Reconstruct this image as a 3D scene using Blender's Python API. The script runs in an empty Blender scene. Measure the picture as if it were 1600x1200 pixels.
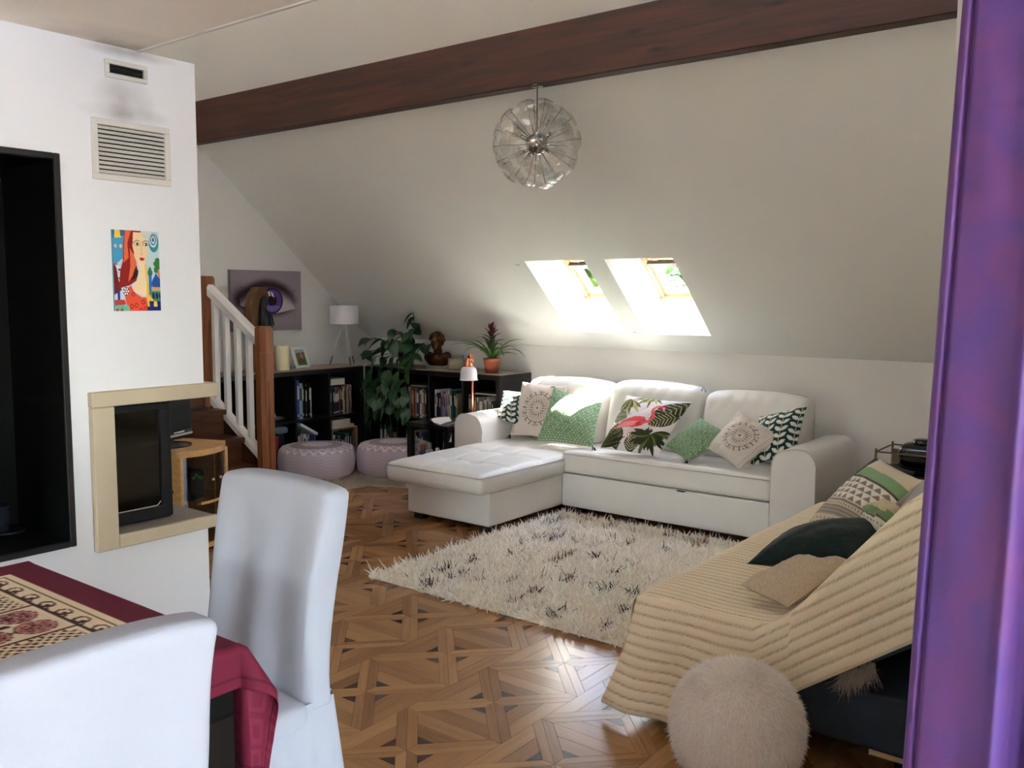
import bpy, bmesh, math, random
import numpy as np
from mathutils import Vector, Matrix

random.seed(7); RNG = np.random.default_rng(7)
SC = bpy.context.scene
COL = SC.collection

# ---------------------------------------------------------------- camera
cam_data = bpy.data.cameras.new('camera'); cam = bpy.data.objects.new('camera', cam_data); COL.objects.link(cam)
cam_data.sensor_width = 36.0; cam_data.lens = 31.993; cam_data.clip_start = 0.05; cam_data.clip_end = 300
_r = Vector((0.7897, 0.6135, 0.0035)); _u = Vector((-0.0627, 0.075, 0.9952)); _f = Vector((-0.6103, 0.7861, -0.0977))
cam.matrix_world = Matrix(((_r.x, _u.x, -_f.x, 0), (_r.y, _u.y, -_f.y, 0), (_r.z, _u.z, -_f.z, 1.4), (0, 0, 0, 1)))
SC.camera = cam

# ---------------------------------------------------------------- view, sky, sun
SC.view_settings.view_transform = 'Standard'; SC.view_settings.look = 'None'
SC.view_settings.gamma = 1.0; SC.view_settings.use_curve_mapping = False
SC.view_settings.exposure = 3.84
SC.cycles.max_bounces = 16; SC.cycles.diffuse_bounces = 12; SC.cycles.glossy_bounces = 4
SC.cycles.transparent_max_bounces = 24; SC.cycles.transmission_bounces = 12
SC.cycles.sample_clamp_indirect = 60.0
SC.cycles.caustics_reflective = False; SC.cycles.caustics_refractive = False
SUN_DIR = Vector((-0.46, -0.38, -0.75)).normalized()          # the way the sunlight travels
world = bpy.data.worlds.new('sky'); SC.world = world; world.use_nodes = True
wn = world.node_tree.nodes; wl = world.node_tree.links
sky = wn.new('ShaderNodeTexSky'); sky.sky_type = 'NISHITA'; sky.sun_disc = False
sky.sun_elevation = math.asin(-SUN_DIR.z); sky.sun_rotation = math.atan2(-SUN_DIR.x, -SUN_DIR.y)
sky.dust_density = 0.8; sky.ozone_density = 1.0
wl.new(sky.outputs[0], wn['Background'].inputs[0]); wn['Background'].inputs[1].default_value = 0.38
sd = bpy.data.lights.new('sun', 'SUN'); sd.energy = 10.0; sd.angle = math.radians(0.6); sd.color = (1.0, 0.96, 0.90)
sun = bpy.data.objects.new('sun', sd); COL.objects.link(sun)
sun.rotation_euler = SUN_DIR.to_track_quat('-Z', 'Y').to_euler()

def portal(name, loc, size_x, size_y, normal):
    """light portal in a window opening: guides the sky light through it, gives off none itself"""
    d = bpy.data.lights.new(name, 'AREA'); d.shape = 'RECTANGLE'; d.size = size_x; d.size_y = size_y
    d.cycles.is_portal = True
    o = bpy.data.objects.new(name, d); COL.objects.link(o)
    o.location = loc; o.rotation_euler = Vector(normal).to_track_quat('-Z', 'Z').to_euler()
    return o

# ---------------------------------------------------------------- helpers
def lin(c):
    c = np.asarray(c, float) / 255.0
    return np.where(c <= 0.04045, c / 12.92, ((c + 0.055) / 1.055) ** 2.4)

WORLD = {}
def wloc(o): return WORLD.get(o.name, Vector((0, 0, 0)))

def tag(o, label=None, cat=None, group=None, kind=None):
    if label: o['label'] = label
    if cat: o['category'] = cat
    if group: o['group'] = group
    if kind: o['kind'] = kind
    return o

def thing(name, label, cat, loc, group=None, kind=None):
    o = bpy.data.objects.new(name, None); COL.objects.link(o)
    o.location = loc; o.empty_display_size = 0.05
    WORLD[o.name] = Vector(loc)
    return tag(o, label, cat, group, kind)

def inset_poly(poly, d):
    n = len(poly); out = []
    for i in range(n):
        p0, p1, p2 = [np.array(poly[j % n], float) for j in (i - 1, i, i + 1)]
        e1 = p1 - p0; e2 = p2 - p1
        e1 /= np.linalg.norm(e1); e2 /= np.linalg.norm(e2)
        n1 = np.array([-e1[1], e1[0]]); n2 = np.array([-e2[1], e2[0]])
        k = d / max(0.25, 1 + n1 @ n2)
        out.append(tuple(p1 + (n1 + n2) * k))
    return out

class MB:
    """collects shapes in world coordinates; build() links them as ONE mesh object"""
    def __init__(s): s.v = []; s.f = []; s.m = []; s.sm = []; s.c = {}; s.mi = 0; s.smooth = False; s.X = None
    def add(s, vs, fs, mi=None, smooth=None):
        n = len(s.v); mi = s.mi if mi is None else mi; smooth = s.smooth if smooth is None else smooth
        if s.X is not None: vs = [tuple(s.X @ Vector(p)) for p in vs]
        s.v.extend([tuple(map(float, p)) for p in vs])
        for f in fs: s.f.append([i + n for i in f]); s.m.append(mi); s.sm.append(smooth)
        return s
    def box(s, a, b, mi=None, ch=0.0):
        x0, y0, z0 = [min(p, q) for p, q in zip(a, b)]; x1, y1, z1 = [max(p, q) for p, q in zip(a, b)]
        if ch <= 0:
            vs = [(x0, y0, z0), (x1, y0, z0), (x1, y1, z0), (x0, y1, z0), (x0, y0, z1), (x1, y0, z1), (x1, y1, z1), (x0, y1, z1)]
            fs = [(0, 3, 2, 1), (4, 5, 6, 7), (0, 1, 5, 4), (1, 2, 6, 5), (2, 3, 7, 6), (3, 0, 4, 7)]
            return s.add(vs, fs, mi, False)
        bm = bmesh.new(); bmesh.ops.create_cube(bm, size=1)
        for v in bm.verts: v.co = Vector(((x0 + x1) / 2 + v.co.x * (x1 - x0), (y0 + y1) / 2 + v.co.y * (y1 - y0), (z0 + z1) / 2 + v.co.z * (z1 - z0)))
        bmesh.ops.bevel(bm, geom=list(bm.edges), offset=ch, segments=2 if ch > 0.004 else 1, affect='EDGES', profile=0.5)
        bm.verts.index_update()
        s.add([v.co[:] for v in bm.verts], [[v.index for v in f.verts] for f in bm.faces], mi, False); bm.free(); return s
    def prism(s, poly, h0, h1, axis='z', mi=None, smooth=False):
        """polygon (u,v) extruded h0..h1 along axis; (u,v) are the other two axes in order"""
        def P(u, v, h): return {'z': (u, v, h), 'y': (u, h, v), 'x': (h, u, v)}[axis]
        n = len(poly); vs = [P(u, v, h0) for u, v in poly] + [P(u, v, h1) for u, v in poly]
        s.add(vs, [list(range(n - 1, -1, -1)), list(range(n, 2 * n))], mi, False)
        k = len(s.v) - 2 * n
        for i in range(n):
            j = (i + 1) % n; s.f.append([k + i, k + j, k + n + j, k + n + i]); s.m.append(s.mi if mi is None else mi); s.sm.append(smooth)
        return s
    def lathe(s, prof, c, n=24, mi=None, smooth=True, axis=None, cap=True):
        """prof = [(r, h)...] turned round the vertical (or round axis) through c"""
        q = Vector(axis).to_track_quat('Z', 'Y') if axis is not None else None
        vs = []; fs = []
        for r, h in prof:
            for k in range(n):
                a = 2 * math.pi * k / n; p = Vector((r * math.cos(a), r * math.sin(a), h))
                if q: p = q @ p
                vs.append(tuple(p + Vector(c)))
        for i in range(len(prof) - 1):
            for k in range(n):
                l = (k + 1) % n; fs.append((i * n + k, i * n + l, (i + 1) * n + l, (i + 1) * n + k))
        if cap: fs.append(tuple(range(n - 1, -1, -1))); fs.append(tuple((len(prof) - 1) * n + k for k in range(n)))
        return s.add(vs, fs, mi, smooth)
    def tube(s, pts, r, n=8, mi=None, smooth=True):
        pts = [Vector(p) for p in pts]; m = len(pts); rr = r if isinstance(r, (list, tuple)) else [r] * m
        vs = []; fs = []; ref = None
        for i, p in enumerate(pts):
            t = (pts[min(i + 1, m - 1)] - pts[max(i - 1, 0)]).normalized()
            if ref is None: ref = t.orthogonal().normalized()
            ref = (ref - t * ref.dot(t)).normalized(); b = t.cross(ref)
            for k in range(n):
                a = 2 * math.pi * k / n; vs.append(tuple(p + (ref * math.cos(a) + b * math.sin(a)) * rr[i]))
        for i in range(m - 1):
            for k in range(n):
                l = (k + 1) % n; fs.append((i * n + k, i * n + l, (i + 1) * n + l, (i + 1) * n + k))
        fs.append(tuple(range(n - 1, -1, -1))); fs.append(tuple((m - 1) * n + k for k in range(n)))
        return s.add(vs, fs, mi, smooth)
    def ball(s, c, r, mi=None, nu=16, nv=10, fn=None):
        r = (r, r, r) if not isinstance(r, (tuple, list)) else r
        vs = [(c[0], c[1], c[2] - r[2])]; fs = []
        for i in range(1, nv):
            t = math.pi * i / nv - math.pi / 2
            for k in range(nu):
                a = 2 * math.pi * k / nu; vs.append((c[0] + r[0] * math.cos(t) * math.cos(a), c[1] + r[1] * math.cos(t) * math.sin(a), c[2] + r[2] * math.sin(t)))
        vs.append((c[0], c[1], c[2] + r[2])); L = len(vs) - 1
        for k in range(nu):
            l = (k + 1) % nu; fs.append((0, 1 + l, 1 + k)); fs.append((L, L - nu + k, L - nu + l))
            for i in range(nv - 2): fs.append((1 + i * nu + k, 1 + i * nu + l, 1 + (i + 1) * nu + l, 1 + (i + 1) * nu + k))
        if fn: vs = [fn(Vector(p)) for p in vs]
        return s.add(vs, fs, mi, True)
    def grid(s, P, mi=None, smooth=True, closed_u=False):
        """P: array rows x cols x 3"""
        P = np.asarray(P); a, b = P.shape[:2]; fs = []
        for i in range(a - 1):
            for j in range(b - 1 if not closed_u else b):
                k = (j + 1) % b; fs.append((i * b + j, i * b + k, (i + 1) * b + k, (i + 1) * b + j))
        return s.add(P.reshape(-1, 3).tolist(), fs, mi, smooth)
    def build(s, name, mats, parent=None, loc=None, colors=None, label=None):
        mats = mats if isinstance(mats, (list, tuple)) else [mats]
        off = wloc(parent) if parent is not None else Vector(loc if loc is not None else (0, 0, 0))
        V = np.array(s.v, float) - np.array(off)
        me = bpy.data.meshes.new(name); me.from_pydata(V.tolist(), [], s.f)
        me.polygons.foreach_set('material_index', s.m); me.polygons.foreach_set('use_smooth', s.sm)
        for m in mats: me.materials.append(m)
        if colors is not None:
            at = me.color_attributes.new('Col', 'FLOAT_COLOR', 'POINT')
            c = np.ones((len(s.v), 4)); c[:, :3] = colors; at.data.foreach_set('color', c.ravel())
        me.update()
        o = bpy.data.objects.new(name, me); COL.objects.link(o)
        if parent is not None: o.parent = parent; WORLD[o.name] = off
        else: o.location = off; WORLD[o.name] = off
        if label: o['label'] = label
        return o

def arr_mesh(name, V, F, mat, parent=None, loc=None, colors=None, smooth=True, normals=None):
    """V n x 3, F m x k (numpy) straight to a mesh object"""
    off = wloc(parent) if parent is not None else Vector(loc if loc is not None else (0, 0, 0))
    V = np.asarray(V, np.float32) - np.array(off, np.float32); F = np.asarray(F, np.int32)
    me = bpy.data.meshes.new(name); k = F.shape[1]
    me.vertices.add(len(V)); me.vertices.foreach_set('co', V.ravel())
    me.loops.add(F.size); me.loops.foreach_set('vertex_index', F.ravel())
    me.polygons.add(len(F)); me.polygons.foreach_set('loop_start', np.arange(0, F.size, k, dtype=np.int32))
    me.polygons.foreach_set('loop_total', np.full(len(F), k, np.int32))
    me.polygons.foreach_set('use_smooth', np.full(len(F), smooth))
    me.materials.append(mat)
    if colors is not None:
        at = me.color_attributes.new('Col', 'FLOAT_COLOR', 'POINT')
        c = np.ones((len(V), 4), np.float32); c[:, :3] = colors; at.data.foreach_set('color', c.ravel())
    me.update(calc_edges=True); me.validate()
    o = bpy.data.objects.new(name, me); COL.objects.link(o)
    if parent is not None: o.parent = parent; WORLD[o.name] = off
    else: o.location = off; WORLD[o.name] = off
    return o

def grid_faces(a, b, wrap=False):
    i, j = np.meshgrid(np.arange(a - 1), np.arange(b if wrap else b - 1), indexing='ij'); k = (j + 1) % b
    return np.stack([i * b + j, i * b + k, (i + 1) * b + k, (i + 1) * b + j], -1).reshape(-1, 4)

def copy_to(src, parent=None, loc=None, rot=None):
    o = src.copy(); COL.objects.link(o)
    for k in ('label', 'category', 'group'):
        if k in o: del o[k]
    if parent is not None: o.parent = parent
    if loc is not None: o.location = loc
    if rot is not None: o.rotation_euler = rot
    return o

# ---------------------------------------------------------------- materials
def _nodes(name):
    m = bpy.data.materials.new(name); m.use_nodes = True
    return m, m.node_tree.nodes, m.node_tree.links, m.node_tree.nodes['Principled BSDF']

def mat(name, col, rough=0.6, metal=0.0, var=0.08, scale=6.0, bump=0.0, bscale=60.0, spec=0.5, sheen=0.0, coat=0.0, stretch=None, emit=None, trans=0.0):
    """procedural Principled: colour varied by noise, relief by a finer noise"""
    m, N, L, b = _nodes(name)
    tc = N.new('ShaderNodeTexCoord'); src = tc.outputs['Object']
    if stretch:
        mp = N.new('ShaderNodeMapping'); mp.inputs['Scale'].default_value = stretch; L.new(src, mp.inputs[0]); src = mp.outputs[0]
    nz = N.new('ShaderNodeTexNoise'); nz.inputs['Scale'].default_value = scale; nz.inputs['Detail'].default_value = 4
    L.new(src, nz.inputs['Vector'])
    c = lin(col); rp = N.new('ShaderNodeValToRGB')
    rp.color_ramp.elements[0].position = 0.3; rp.color_ramp.elements[1].position = 0.7
    rp.color_ramp.elements[0].color = (*np.clip(c * (1 - var), 0, 1), 1); rp.color_ramp.elements[1].color = (*np.clip(c * (1 + var), 0, 1), 1)
    L.new(nz.outputs[0], rp.inputs[0]); L.new(rp.outputs[0], b.inputs['Base Color'])
    b.inputs['Roughness'].default_value = rough; b.inputs['Metallic'].default_value = metal
    b.inputs['Specular IOR Level'].default_value = spec; b.inputs['Sheen Weight'].default_value = sheen
    b.inputs['Coat Weight'].default_value = coat; b.inputs['Transmission Weight'].default_value = trans
    if bump:
        n2 = N.new('ShaderNodeTexNoise'); n2.inputs['Scale'].default_value = bscale; n2.inputs['Detail'].default_value = 3
        L.new(src, n2.inputs['Vector'])
        bp = N.new('ShaderNodeBump'); bp.inputs['Strength'].default_value = bump; bp.inputs['Distance'].default_value = 0.004
        L.new(n2.outputs[0], bp.inputs['Height']); L.new(bp.outputs[0], b.inputs['Normal'])
    return m

def mat_col(name, rough=0.8, bump=0.2, bscale=500.0, sheen=0.0, spec=0.3, translucent=0.0):
    """colour read from the mesh's own colour attribute (printed cloth, paintings, dyed fibres)"""
    m, N, L, b = _nodes(name)
    at = N.new('ShaderNodeAttribute'); at.attribute_name = 'Col'
    tc = N.new('ShaderNodeTexCoord'); nz = N.new('ShaderNodeTexNoise'); nz.inputs['Scale'].default_value = bscale
    L.new(tc.outputs['Object'], nz.inputs['Vector'])
    hs = N.new('ShaderNodeHueSaturation'); mr = N.new('ShaderNodeMapRange')
    mr.inputs['To Min'].default_value = 0.9; mr.inputs['To Max'].default_value = 1.1
    L.new(nz.outputs[0], mr.inputs[0]); L.new(mr.outputs[0], hs.inputs['Value']); L.new(at.outputs['Color'], hs.inputs['Color'])
    L.new(hs.outputs[0], b.inputs['Base Color'])
    if translucent:
        tr = N.new('ShaderNodeBsdfTranslucent'); ms = N.new('ShaderNodeMixShader'); ms.inputs[0].default_value = translucent; L.new(hs.outputs[0], tr.inputs[0])
        L.new(b.outputs[0], ms.inputs[1]); L.new(tr.outputs[0], ms.inputs[2]); L.new(ms.outputs[0], N['Material Output'].inputs[0])
    b.inputs['Roughness'].default_value = rough; b.inputs['Specular IOR Level'].default_value = spec; b.inputs['Sheen Weight'].default_value = sheen
    if bump:
        bp = N.new('ShaderNodeBump'); bp.inputs['Strength'].default_value = bump; bp.inputs['Distance'].default_value = 0.002
        L.new(nz.outputs[0], bp.inputs['Height']); L.new(bp.outputs[0], b.inputs['Normal'])
    return m

def mat_wood(name, dark, light, axis='x', rough=0.45, scale=5.0, coat=0.0, knots=False, per_object=0.0):
    m, N, L, b = _nodes(name)
    tc = N.new('ShaderNodeTexCoord'); mp = N.new('ShaderNodeMapping')
    mp.inputs['Scale'].default_value = {'x': (0.6, 9, 9), 'y': (9, 0.6, 9), 'z': (9, 9, 0.6)}[axis]
    L.new(tc.outputs['Object'], mp.inputs[0])
    nz = N.new('ShaderNodeTexNoise'); nz.inputs['Scale'].default_value = scale; nz.inputs['Detail'].default_value = 6; nz.inputs['Distortion'].default_value = 0.6
    L.new(mp.outputs[0], nz.inputs['Vector'])
    rp = N.new('ShaderNodeValToRGB'); e = rp.color_ramp.elements
    e[0].position = 0.32; e[1].position = 0.68; e[0].color = (*lin(dark), 1); e[1].color = (*lin(light), 1)
    L.new(nz.outputs[0], rp.inputs[0]); out = rp.outputs[0]
    if knots:
        v = N.new('ShaderNodeTexVoronoi'); v.inputs['Scale'].default_value = 1.0
        m2 = N.new('ShaderNodeMapping'); m2.inputs['Scale'].default_value = (2.2, 9, 9); L.new(tc.outputs['Object'], m2.inputs[0]); L.new(m2.outputs[0], v.inputs['Vector'])
        r2 = N.new('ShaderNodeValToRGB'); r2.color_ramp.elements[0].position = 0.05; r2.color_ramp.elements[1].position = 0.16
        r2.color_ramp.elements[0].color = (0.25, 0.25, 0.25, 1); r2.color_ramp.elements[1].color = (1, 1, 1, 1)
        L.new(v.outputs['Distance'], r2.inputs[0]); mx = N.new('ShaderNodeMix'); mx.data_type = 'RGBA'; mx.blend_type = 'MULTIPLY'; mx.inputs[0].default_value = 1
        L.new(out, mx.inputs[6]); L.new(r2.outputs[0], mx.inputs[7]); out = mx.outputs[2]
    L.new(out, b.inputs['Base Color']); b.inputs['Roughness'].default_value = rough; b.inputs['Coat Weight'].default_value = coat; b.inputs['Specular IOR Level'].default_value = 0.15 if rough > 0.65 else 0.5
    bp = N.new('ShaderNodeBump'); bp.inputs['Strength'].default_value = 0.12; bp.inputs['Distance'].default_value = 0.002
    L.new(nz.outputs[0], bp.inputs['Height']); L.new(bp.outputs[0], b.inputs['Normal'])
    return m

def mat_pane(name, tint=(1, 1, 1), rough=0.02, base=0.03, edge=0.75):
    """thin clear sheet: lets light straight through, mirrors a little by angle"""
    m = bpy.data.materials.new(name); m.use_nodes = True; N = m.node_tree.nodes; L = m.node_tree.links; N.clear()
    out = N.new('ShaderNodeOutputMaterial'); mx = N.new('ShaderNodeMixShader'); t = N.new('ShaderNodeBsdfTransparent'); g = N.new('ShaderNodeBsdfGlossy')
    t.inputs[0].default_value = (*tint, 1); g.inputs['Roughness'].default_value = rough
    lw = N.new('ShaderNodeLayerWeight'); lw.inputs[0].default_value = 0.5; pw = N.new('ShaderNodeMath'); pw.operation = 'POWER'; pw.inputs[1].default_value = 4.0; L.new(lw.outputs['Facing'], pw.inputs[0])
    fr = N.new('ShaderNodeMath'); fr.operation = 'MULTIPLY_ADD'; fr.inputs[1].default_value = edge; fr.inputs[2].default_value = base; L.new(pw.outputs[0], fr.inputs[0])
    L.new(fr.outputs[0], mx.inputs[0]); L.new(t.outputs[0], mx.inputs[1]); L.new(g.outputs[0], mx.inputs[2]); L.new(mx.outputs[0], out.inputs[0])
    return m

# ---------------------------------------------------------------- drawing board: colour arrays for printed and woven patterns
class Board:
    def __init__(s, w, h, bg):
        s.w, s.h = w, h; s.a = np.zeros((h, w, 3)); s.a[:] = bg
        s.U, s.V = np.meshgrid((np.arange(w) + 0.5) / w, (np.arange(h) + 0.5) / h); s.asp = h / w
    def put(s, mask, c): s.a[mask] = c
    def poly(s, pts, c):
        ins = np.zeros(s.U.shape, bool); n = len(pts)
        for i in range(n):
            (x0, y0), (x1, y1) = pts[i], pts[(i + 1) % n]
            if y0 == y1: continue
            ins ^= ((s.V < y0) != (s.V < y1)) & (s.U < (x1 - x0) * (s.V - y0) / (y1 - y0) + x0)
        s.put(ins, c)
    def ell(s, cx, cy, rx, ry, c, rot=0.0, hole=0.0):
        du = s.U - cx; dv = (s.V - cy) * s.asp; k = math.cos(rot); q = math.sin(rot)
        d = ((du * k + dv * q) / rx) ** 2 + ((-du * q + dv * k) / (ry * s.asp)) ** 2
        s.put((d <= 1) & (d >= hole * hole), c)
    def line(s, pts, w, c, w1=None):
        n = len(pts) - 1
        for i in range(n):
            (x0, y0), (x1, y1) = pts[i], pts[i + 1]; y0 *= s.asp; y1 *= s.asp
            dx, dy = x1 - x0, y1 - y0; l2 = dx * dx + dy * dy + 1e-12
            t = np.clip(((s.U - x0) * dx + (s.V * s.asp - y0) * dy) / l2, 0, 1)
            d2 = (s.U - x0 - t * dx) ** 2 + (s.V * s.asp - y0 - t * dy) ** 2
            ww = w if w1 is None else w + (w1 - w) * (i + t) / n
            s.put(d2 <= (ww / 2) ** 2, c)
    def leaf(s, x, y, ang, l, w, c):
        """pointed leaf from (x, y) along ang"""
        du = s.U - x; dv = (s.V - y) * s.asp; k = math.cos(ang); q = math.sin(ang)
        a = (du * k + dv * q) / l; b = (-du * q + dv * k) / w
        s.put((a > 0) & (a < 1) & (np.abs(b) < np.sin(np.pi * np.clip(a, 0, 1)) ** 0.8), c)
    def lin(s): return lin(s.a)
# ================================================================ the room
X0, YK, ZK = -6.03, 5.65, 1.015            # gable wall, knee wall, height where the slope starts
SN, CS = 0.6632, 0.7484                    # slope of the roof
XW, YW = -0.335, 1.50                      # right wall: inner face, near end
ZF = 2.34                                  # underside of the flat ceiling
XC, YC = -3.40, 2.24                       # chimney breast: face, right-hand corner
def slope(x, t, d=0.0): return (x, YK - t * CS + d * SN, ZK + t * SN + d * CS)
def slope_z(y): return ZK + (YK - y) * SN / CS + (0.0 if y > 3.96 else 0.23)

m_wall = mat('wall_paint', (216, 215, 211), rough=0.9, var=0.02, scale=1.5, bump=0.12, bscale=140, spec=0.2)
m_ceil = mat('ceiling_paint', (244, 236, 223), rough=0.92, var=0.025, scale=1.2, bump=0.2, bscale=200, spec=0.15)
m_slope = mat('slope_plaster', (235, 236, 232), rough=0.92, var=0.02, scale=1.3, bump=0.25, bscale=230, spec=0.15)
m_black = mat('matt_black', (6, 6, 7), rough=0.7, var=0.1, spec=.12)
m_pine = mat_wood('pine_varnish', (214, 164, 116), (232, 188, 142), 'x', rough=0.35, coat=0.2)
m_clear = mat_pane('clear_pane', base=0.001, edge=0.03)

def struct(o, label=None): return tag(o, label, None, None, 'structure')

# slope with its two skylight shafts
def build_slope():
    xs = [X0 - 0.1, -3.75, -3.27, -3.115, -2.63, -0.1]; ts = [0.0, 0.1805, 0.922, (YK - 3.95) / CS]
    b = MB()
    for i in range(5):
        for j in range(3):
            if j == 1 and i in (1, 3): continue
            b.add([slope(xs[i], ts[j]), slope(xs[i + 1], ts[j]), slope(xs[i + 1], ts[j + 1]), slope(xs[i], ts[j + 1])], [(0, 1, 2, 3)])
    for x0, x1 in ((xs[1], xs[2]), (xs[3], xs[4])):
        q = lambda x: [slope(x, 0.1805), slope(x, 0.922), slope(x, 0.623, 0.32), slope(x, 0.1805, 0.32)]
        A, B = q(x0), q(x1)
        b.add(A, [(0, 1, 2, 3)]); b.add(B, [(3, 2, 1, 0)])
        b.add([A[0], B[0], B[3], A[3]], [(0, 1, 2, 3)]); b.add([A[1], A[2], B[2], B[1]], [(0, 1, 2, 3)])
    tu0, tu1 = (YK - 3.95) / CS, (YK - 1.5) / CS + 0.3          # above the beam the boarding sits higher
    b.add([slope(xs[0], tu0 - .25, .165), slope(xs[-1], tu0 - .25, .165), slope(xs[-1], tu1, .165), slope(xs[0], tu1, .165)], [(0, 1, 2, 3)])
    struct(b.build('ceiling_slope', m_slope), 'white plastered sloping ceiling under the roof with two skylight shafts')
build_slope()

struct(MB().box((X0 - .1, YK, -.08), (XW + .1, YK + 0.1, ZK + 0.02)).build('wall_back', m_wall), 'low white knee wall behind the leather sofa')
struct(MB().prism([(-2.5, -.08), (YK, -.08), (YK, ZK), (3.97, slope_z(3.97)), (3.95, slope_z(3.95)), (1.5, slope_z(1.5)), (-2.5, slope_z(1.5))], X0 - 0.1, X0, 'x').build('wall_left', m_wall), 'white gable wall with the eye canvas')
struct(MB().prism([(YW, -.08), (YK, -.08), (YK, ZK), (3.97, slope_z(3.97)), (3.95, slope_z(3.95)), (YW, slope_z(YW))], XW, XW + 0.235, 'x').build('wall_right', m_wall), 'white wall end beside the purple curtain')
w = MB(); zt = slope_z(1.5); rx0, rx1, rz1 = -3.3, -2.3, 1.25
for a, c in (((X0, -2.6, -.08), (rx0, -2.5, zt)), ((rx1, -2.6, -.08), (5.1, -2.5, zt)), ((rx0, -2.6, -.08), (rx1, -2.5, 0.3)), ((rx0, -2.6, rz1), (rx1, -2.5, zt))): w.box(a, c)
struct(w.build('wall_rear', m_wall))
struct(MB().box((XW + 0.235, YW, 0), (5.1, YW + 0.1, slope_z(1.5))).build('wall_nook', m_wall))
w = MB(); zt = slope_z(1.5)
for a, c in (((5.0, -2.5, 0), (5.1, -2.4, zt)), ((5.0, 1.4, 0), (5.1, YW, zt)), ((5.0, -2.4, 2.28), (5.1, 1.4, zt)), ((5.0, -2.4, 0), (5.1, 1.4, 0.06))): w.box(a, c)
struct(w.build('wall_window', m_wall))
struct(MB().box((X0, -2.5, ZF), (5.0, 1.985, ZF + 0.2)).build('ceiling', m_ceil), 'flat cream ceiling under the mezzanine')
struct(MB().box((X0, 1.985, ZF - 0.006), (XW, 1.998, ZF + 0.2)).build('trim_1', m_wall), 'white edging strip along the flat ceiling')
u = MB(); hx0, hx1, hy0_, hy1_ = -3.2, -1.7, -.45, .45             # opening for an added, unseen roof window that brightens the upper slope
for a, c in (((X0, -2.6, zt), (hx0, 1.6, zt + .1)), ((hx1, -2.6, zt), (5.1, 1.6, zt + .1)), ((hx0, -2.6, zt), (hx1, hy0_, zt + .1)), ((hx0, hy1_, zt), (hx1, 1.6, zt + .1))): u.box(a, c)
struct(u.build('ceiling_upper', m_ceil))

# chimney breast: solid round an open hearth (right-hand corner cut away) and a black lined log niche
c = MB(); xb = -4.10; hz0, hz1, hy0 = 0.452, 0.962, 1.82; nz0, nz1, ny0, ny1 = 0.455, 1.895, 0.85, 1.648
c.box((xb, -2.5, 0), (XC, ny0, ZF)); c.box((xb, ny0, 0), (XC, ny1, nz0)); c.box((xb, ny0, nz1), (XC, ny1, ZF)); c.box((xb, ny0, nz0), (-3.82, ny1, nz1))
c.box((xb, ny1, 0), (XC, hy0, ZF)); c.box((xb, hy0, 0), (XC, YC, hz0 - 0.05)); c.box((xb, hy0, hz1), (XC, YC, ZF)); c.box((xb, hy0, hz0 - 0.05), (-3.88, YC, hz1))
wall_fire = struct(c.build('wall_fireplace', m_wall), 'white chimney breast with the open corner hearth')

# beam
m_beam = mat_wood('beam_stain', (42, 18, 9), (76, 35, 17), 'x', rough=0.55, scale=3.0, knots=True)
bm_ = MB(); bm_.box((X0, 3.905, 2.487), (XW, 4.02, 2.777), ch=0.004)
tag(bm_.build('roof_beam', m_beam, loc=(-3.2, 3.96, 2.49)), 'long dark brown stained wooden roof beam across the sloping ceiling', 'beam', kind='structure')

# skylights
m_grey = mat('flap_grey', (92, 88, 84), rough=0.5, metal=0.6, var=0.1)
m_steel = mat('brushed_steel', (190, 188, 182), rough=0.3, metal=1.0, var=0.05)
m_apron = mat('bleached_lining', (240, 232, 220), rough=0.7)
def skylight(n, x0, x1):
    t0, t1, d0 = 0.1805, 0.623, 0.32; t1b = 0.60
    root = thing(f'window_{n}', ['left roof skylight in pine frame showing green trees', 'right roof skylight in pine frame showing roofs outside'][n - 1], 'skylight', slope((x0 + x1) / 2, t0, d0), kind='structure')
    def bar(a, ta, da, c2, tb, db):       # box in slope coordinates
        vs = [slope(x, t, d) for d in (da, db) for x, t in ((a, ta), (c2, ta), (c2, tb), (a, tb))]
        return vs, [(0, 3, 2, 1), (4, 5, 6, 7), (0, 1, 5, 4), (1, 2, 6, 5), (2, 3, 7, 6), (3, 0, 4, 7)]
    f = MB()
    for q in ((x0, t0, .32, x0 + .03, t1, .40), (x1 - .03, t0, .32, x1, t1, .40), (x0 + .03, t0, .32, x1 - .03, t0 + .02, .40), (x0 + .03, t1 - .02, .32, x1 - .03, t1, .40)): f.add(*bar(*q), smooth=False)
    f.build('frame', m_pine, root)
    s = MB(); a, b2, ta, tb = x0 + .033, x1 - .033, t0 + .023, t1 - .023
    for q in ((a, ta, .34, a + .035, tb, .385), (b2 - .035, ta, .34, b2, tb, .385), (a + .035, ta, .34, b2 - .035, ta + .03, .385), (a + .035, tb - .045, .34, b2 - .035, tb, .385)): s.add(*bar(*q), smooth=False)
    s.build('sash', m_pine, root)
    MB().add(*bar(a + .036, ta + .031, .362, b2 - .036, tb - .046, .368), smooth=False).build('pane', m_clear, root)
    v = MB(); v.add(*bar(x0 + .05, t1 - .085, .285, x1 - .02, t1 - .050, .318), smooth=False); v.build('vent_flap', m_grey, root)
    h = MB(); h.tube([slope(x1 - .18, t1 - .04, .30), slope(x1 - .18, t1 - .045, .26), slope(x1 - .18, t1 - .085, .26)], 0.007); h.build('handle', m_steel, root)
    l = MB(); l.add(*bar(x0 + .004, t0 + .002, .300, x1 - .004, t0 + .018, .318), smooth=False); l.build('lower_lining', m_pine, root)
    portal('skylight_portal', slope((x0 + x1) / 2, (t0 + t1) / 2, 0.45), x1 - x0, t1 - t0 + .05, (0, -SN, -CS))
skylight(1, -3.75, -3.27); skylight(2, -3.115, -2.63)

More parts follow.
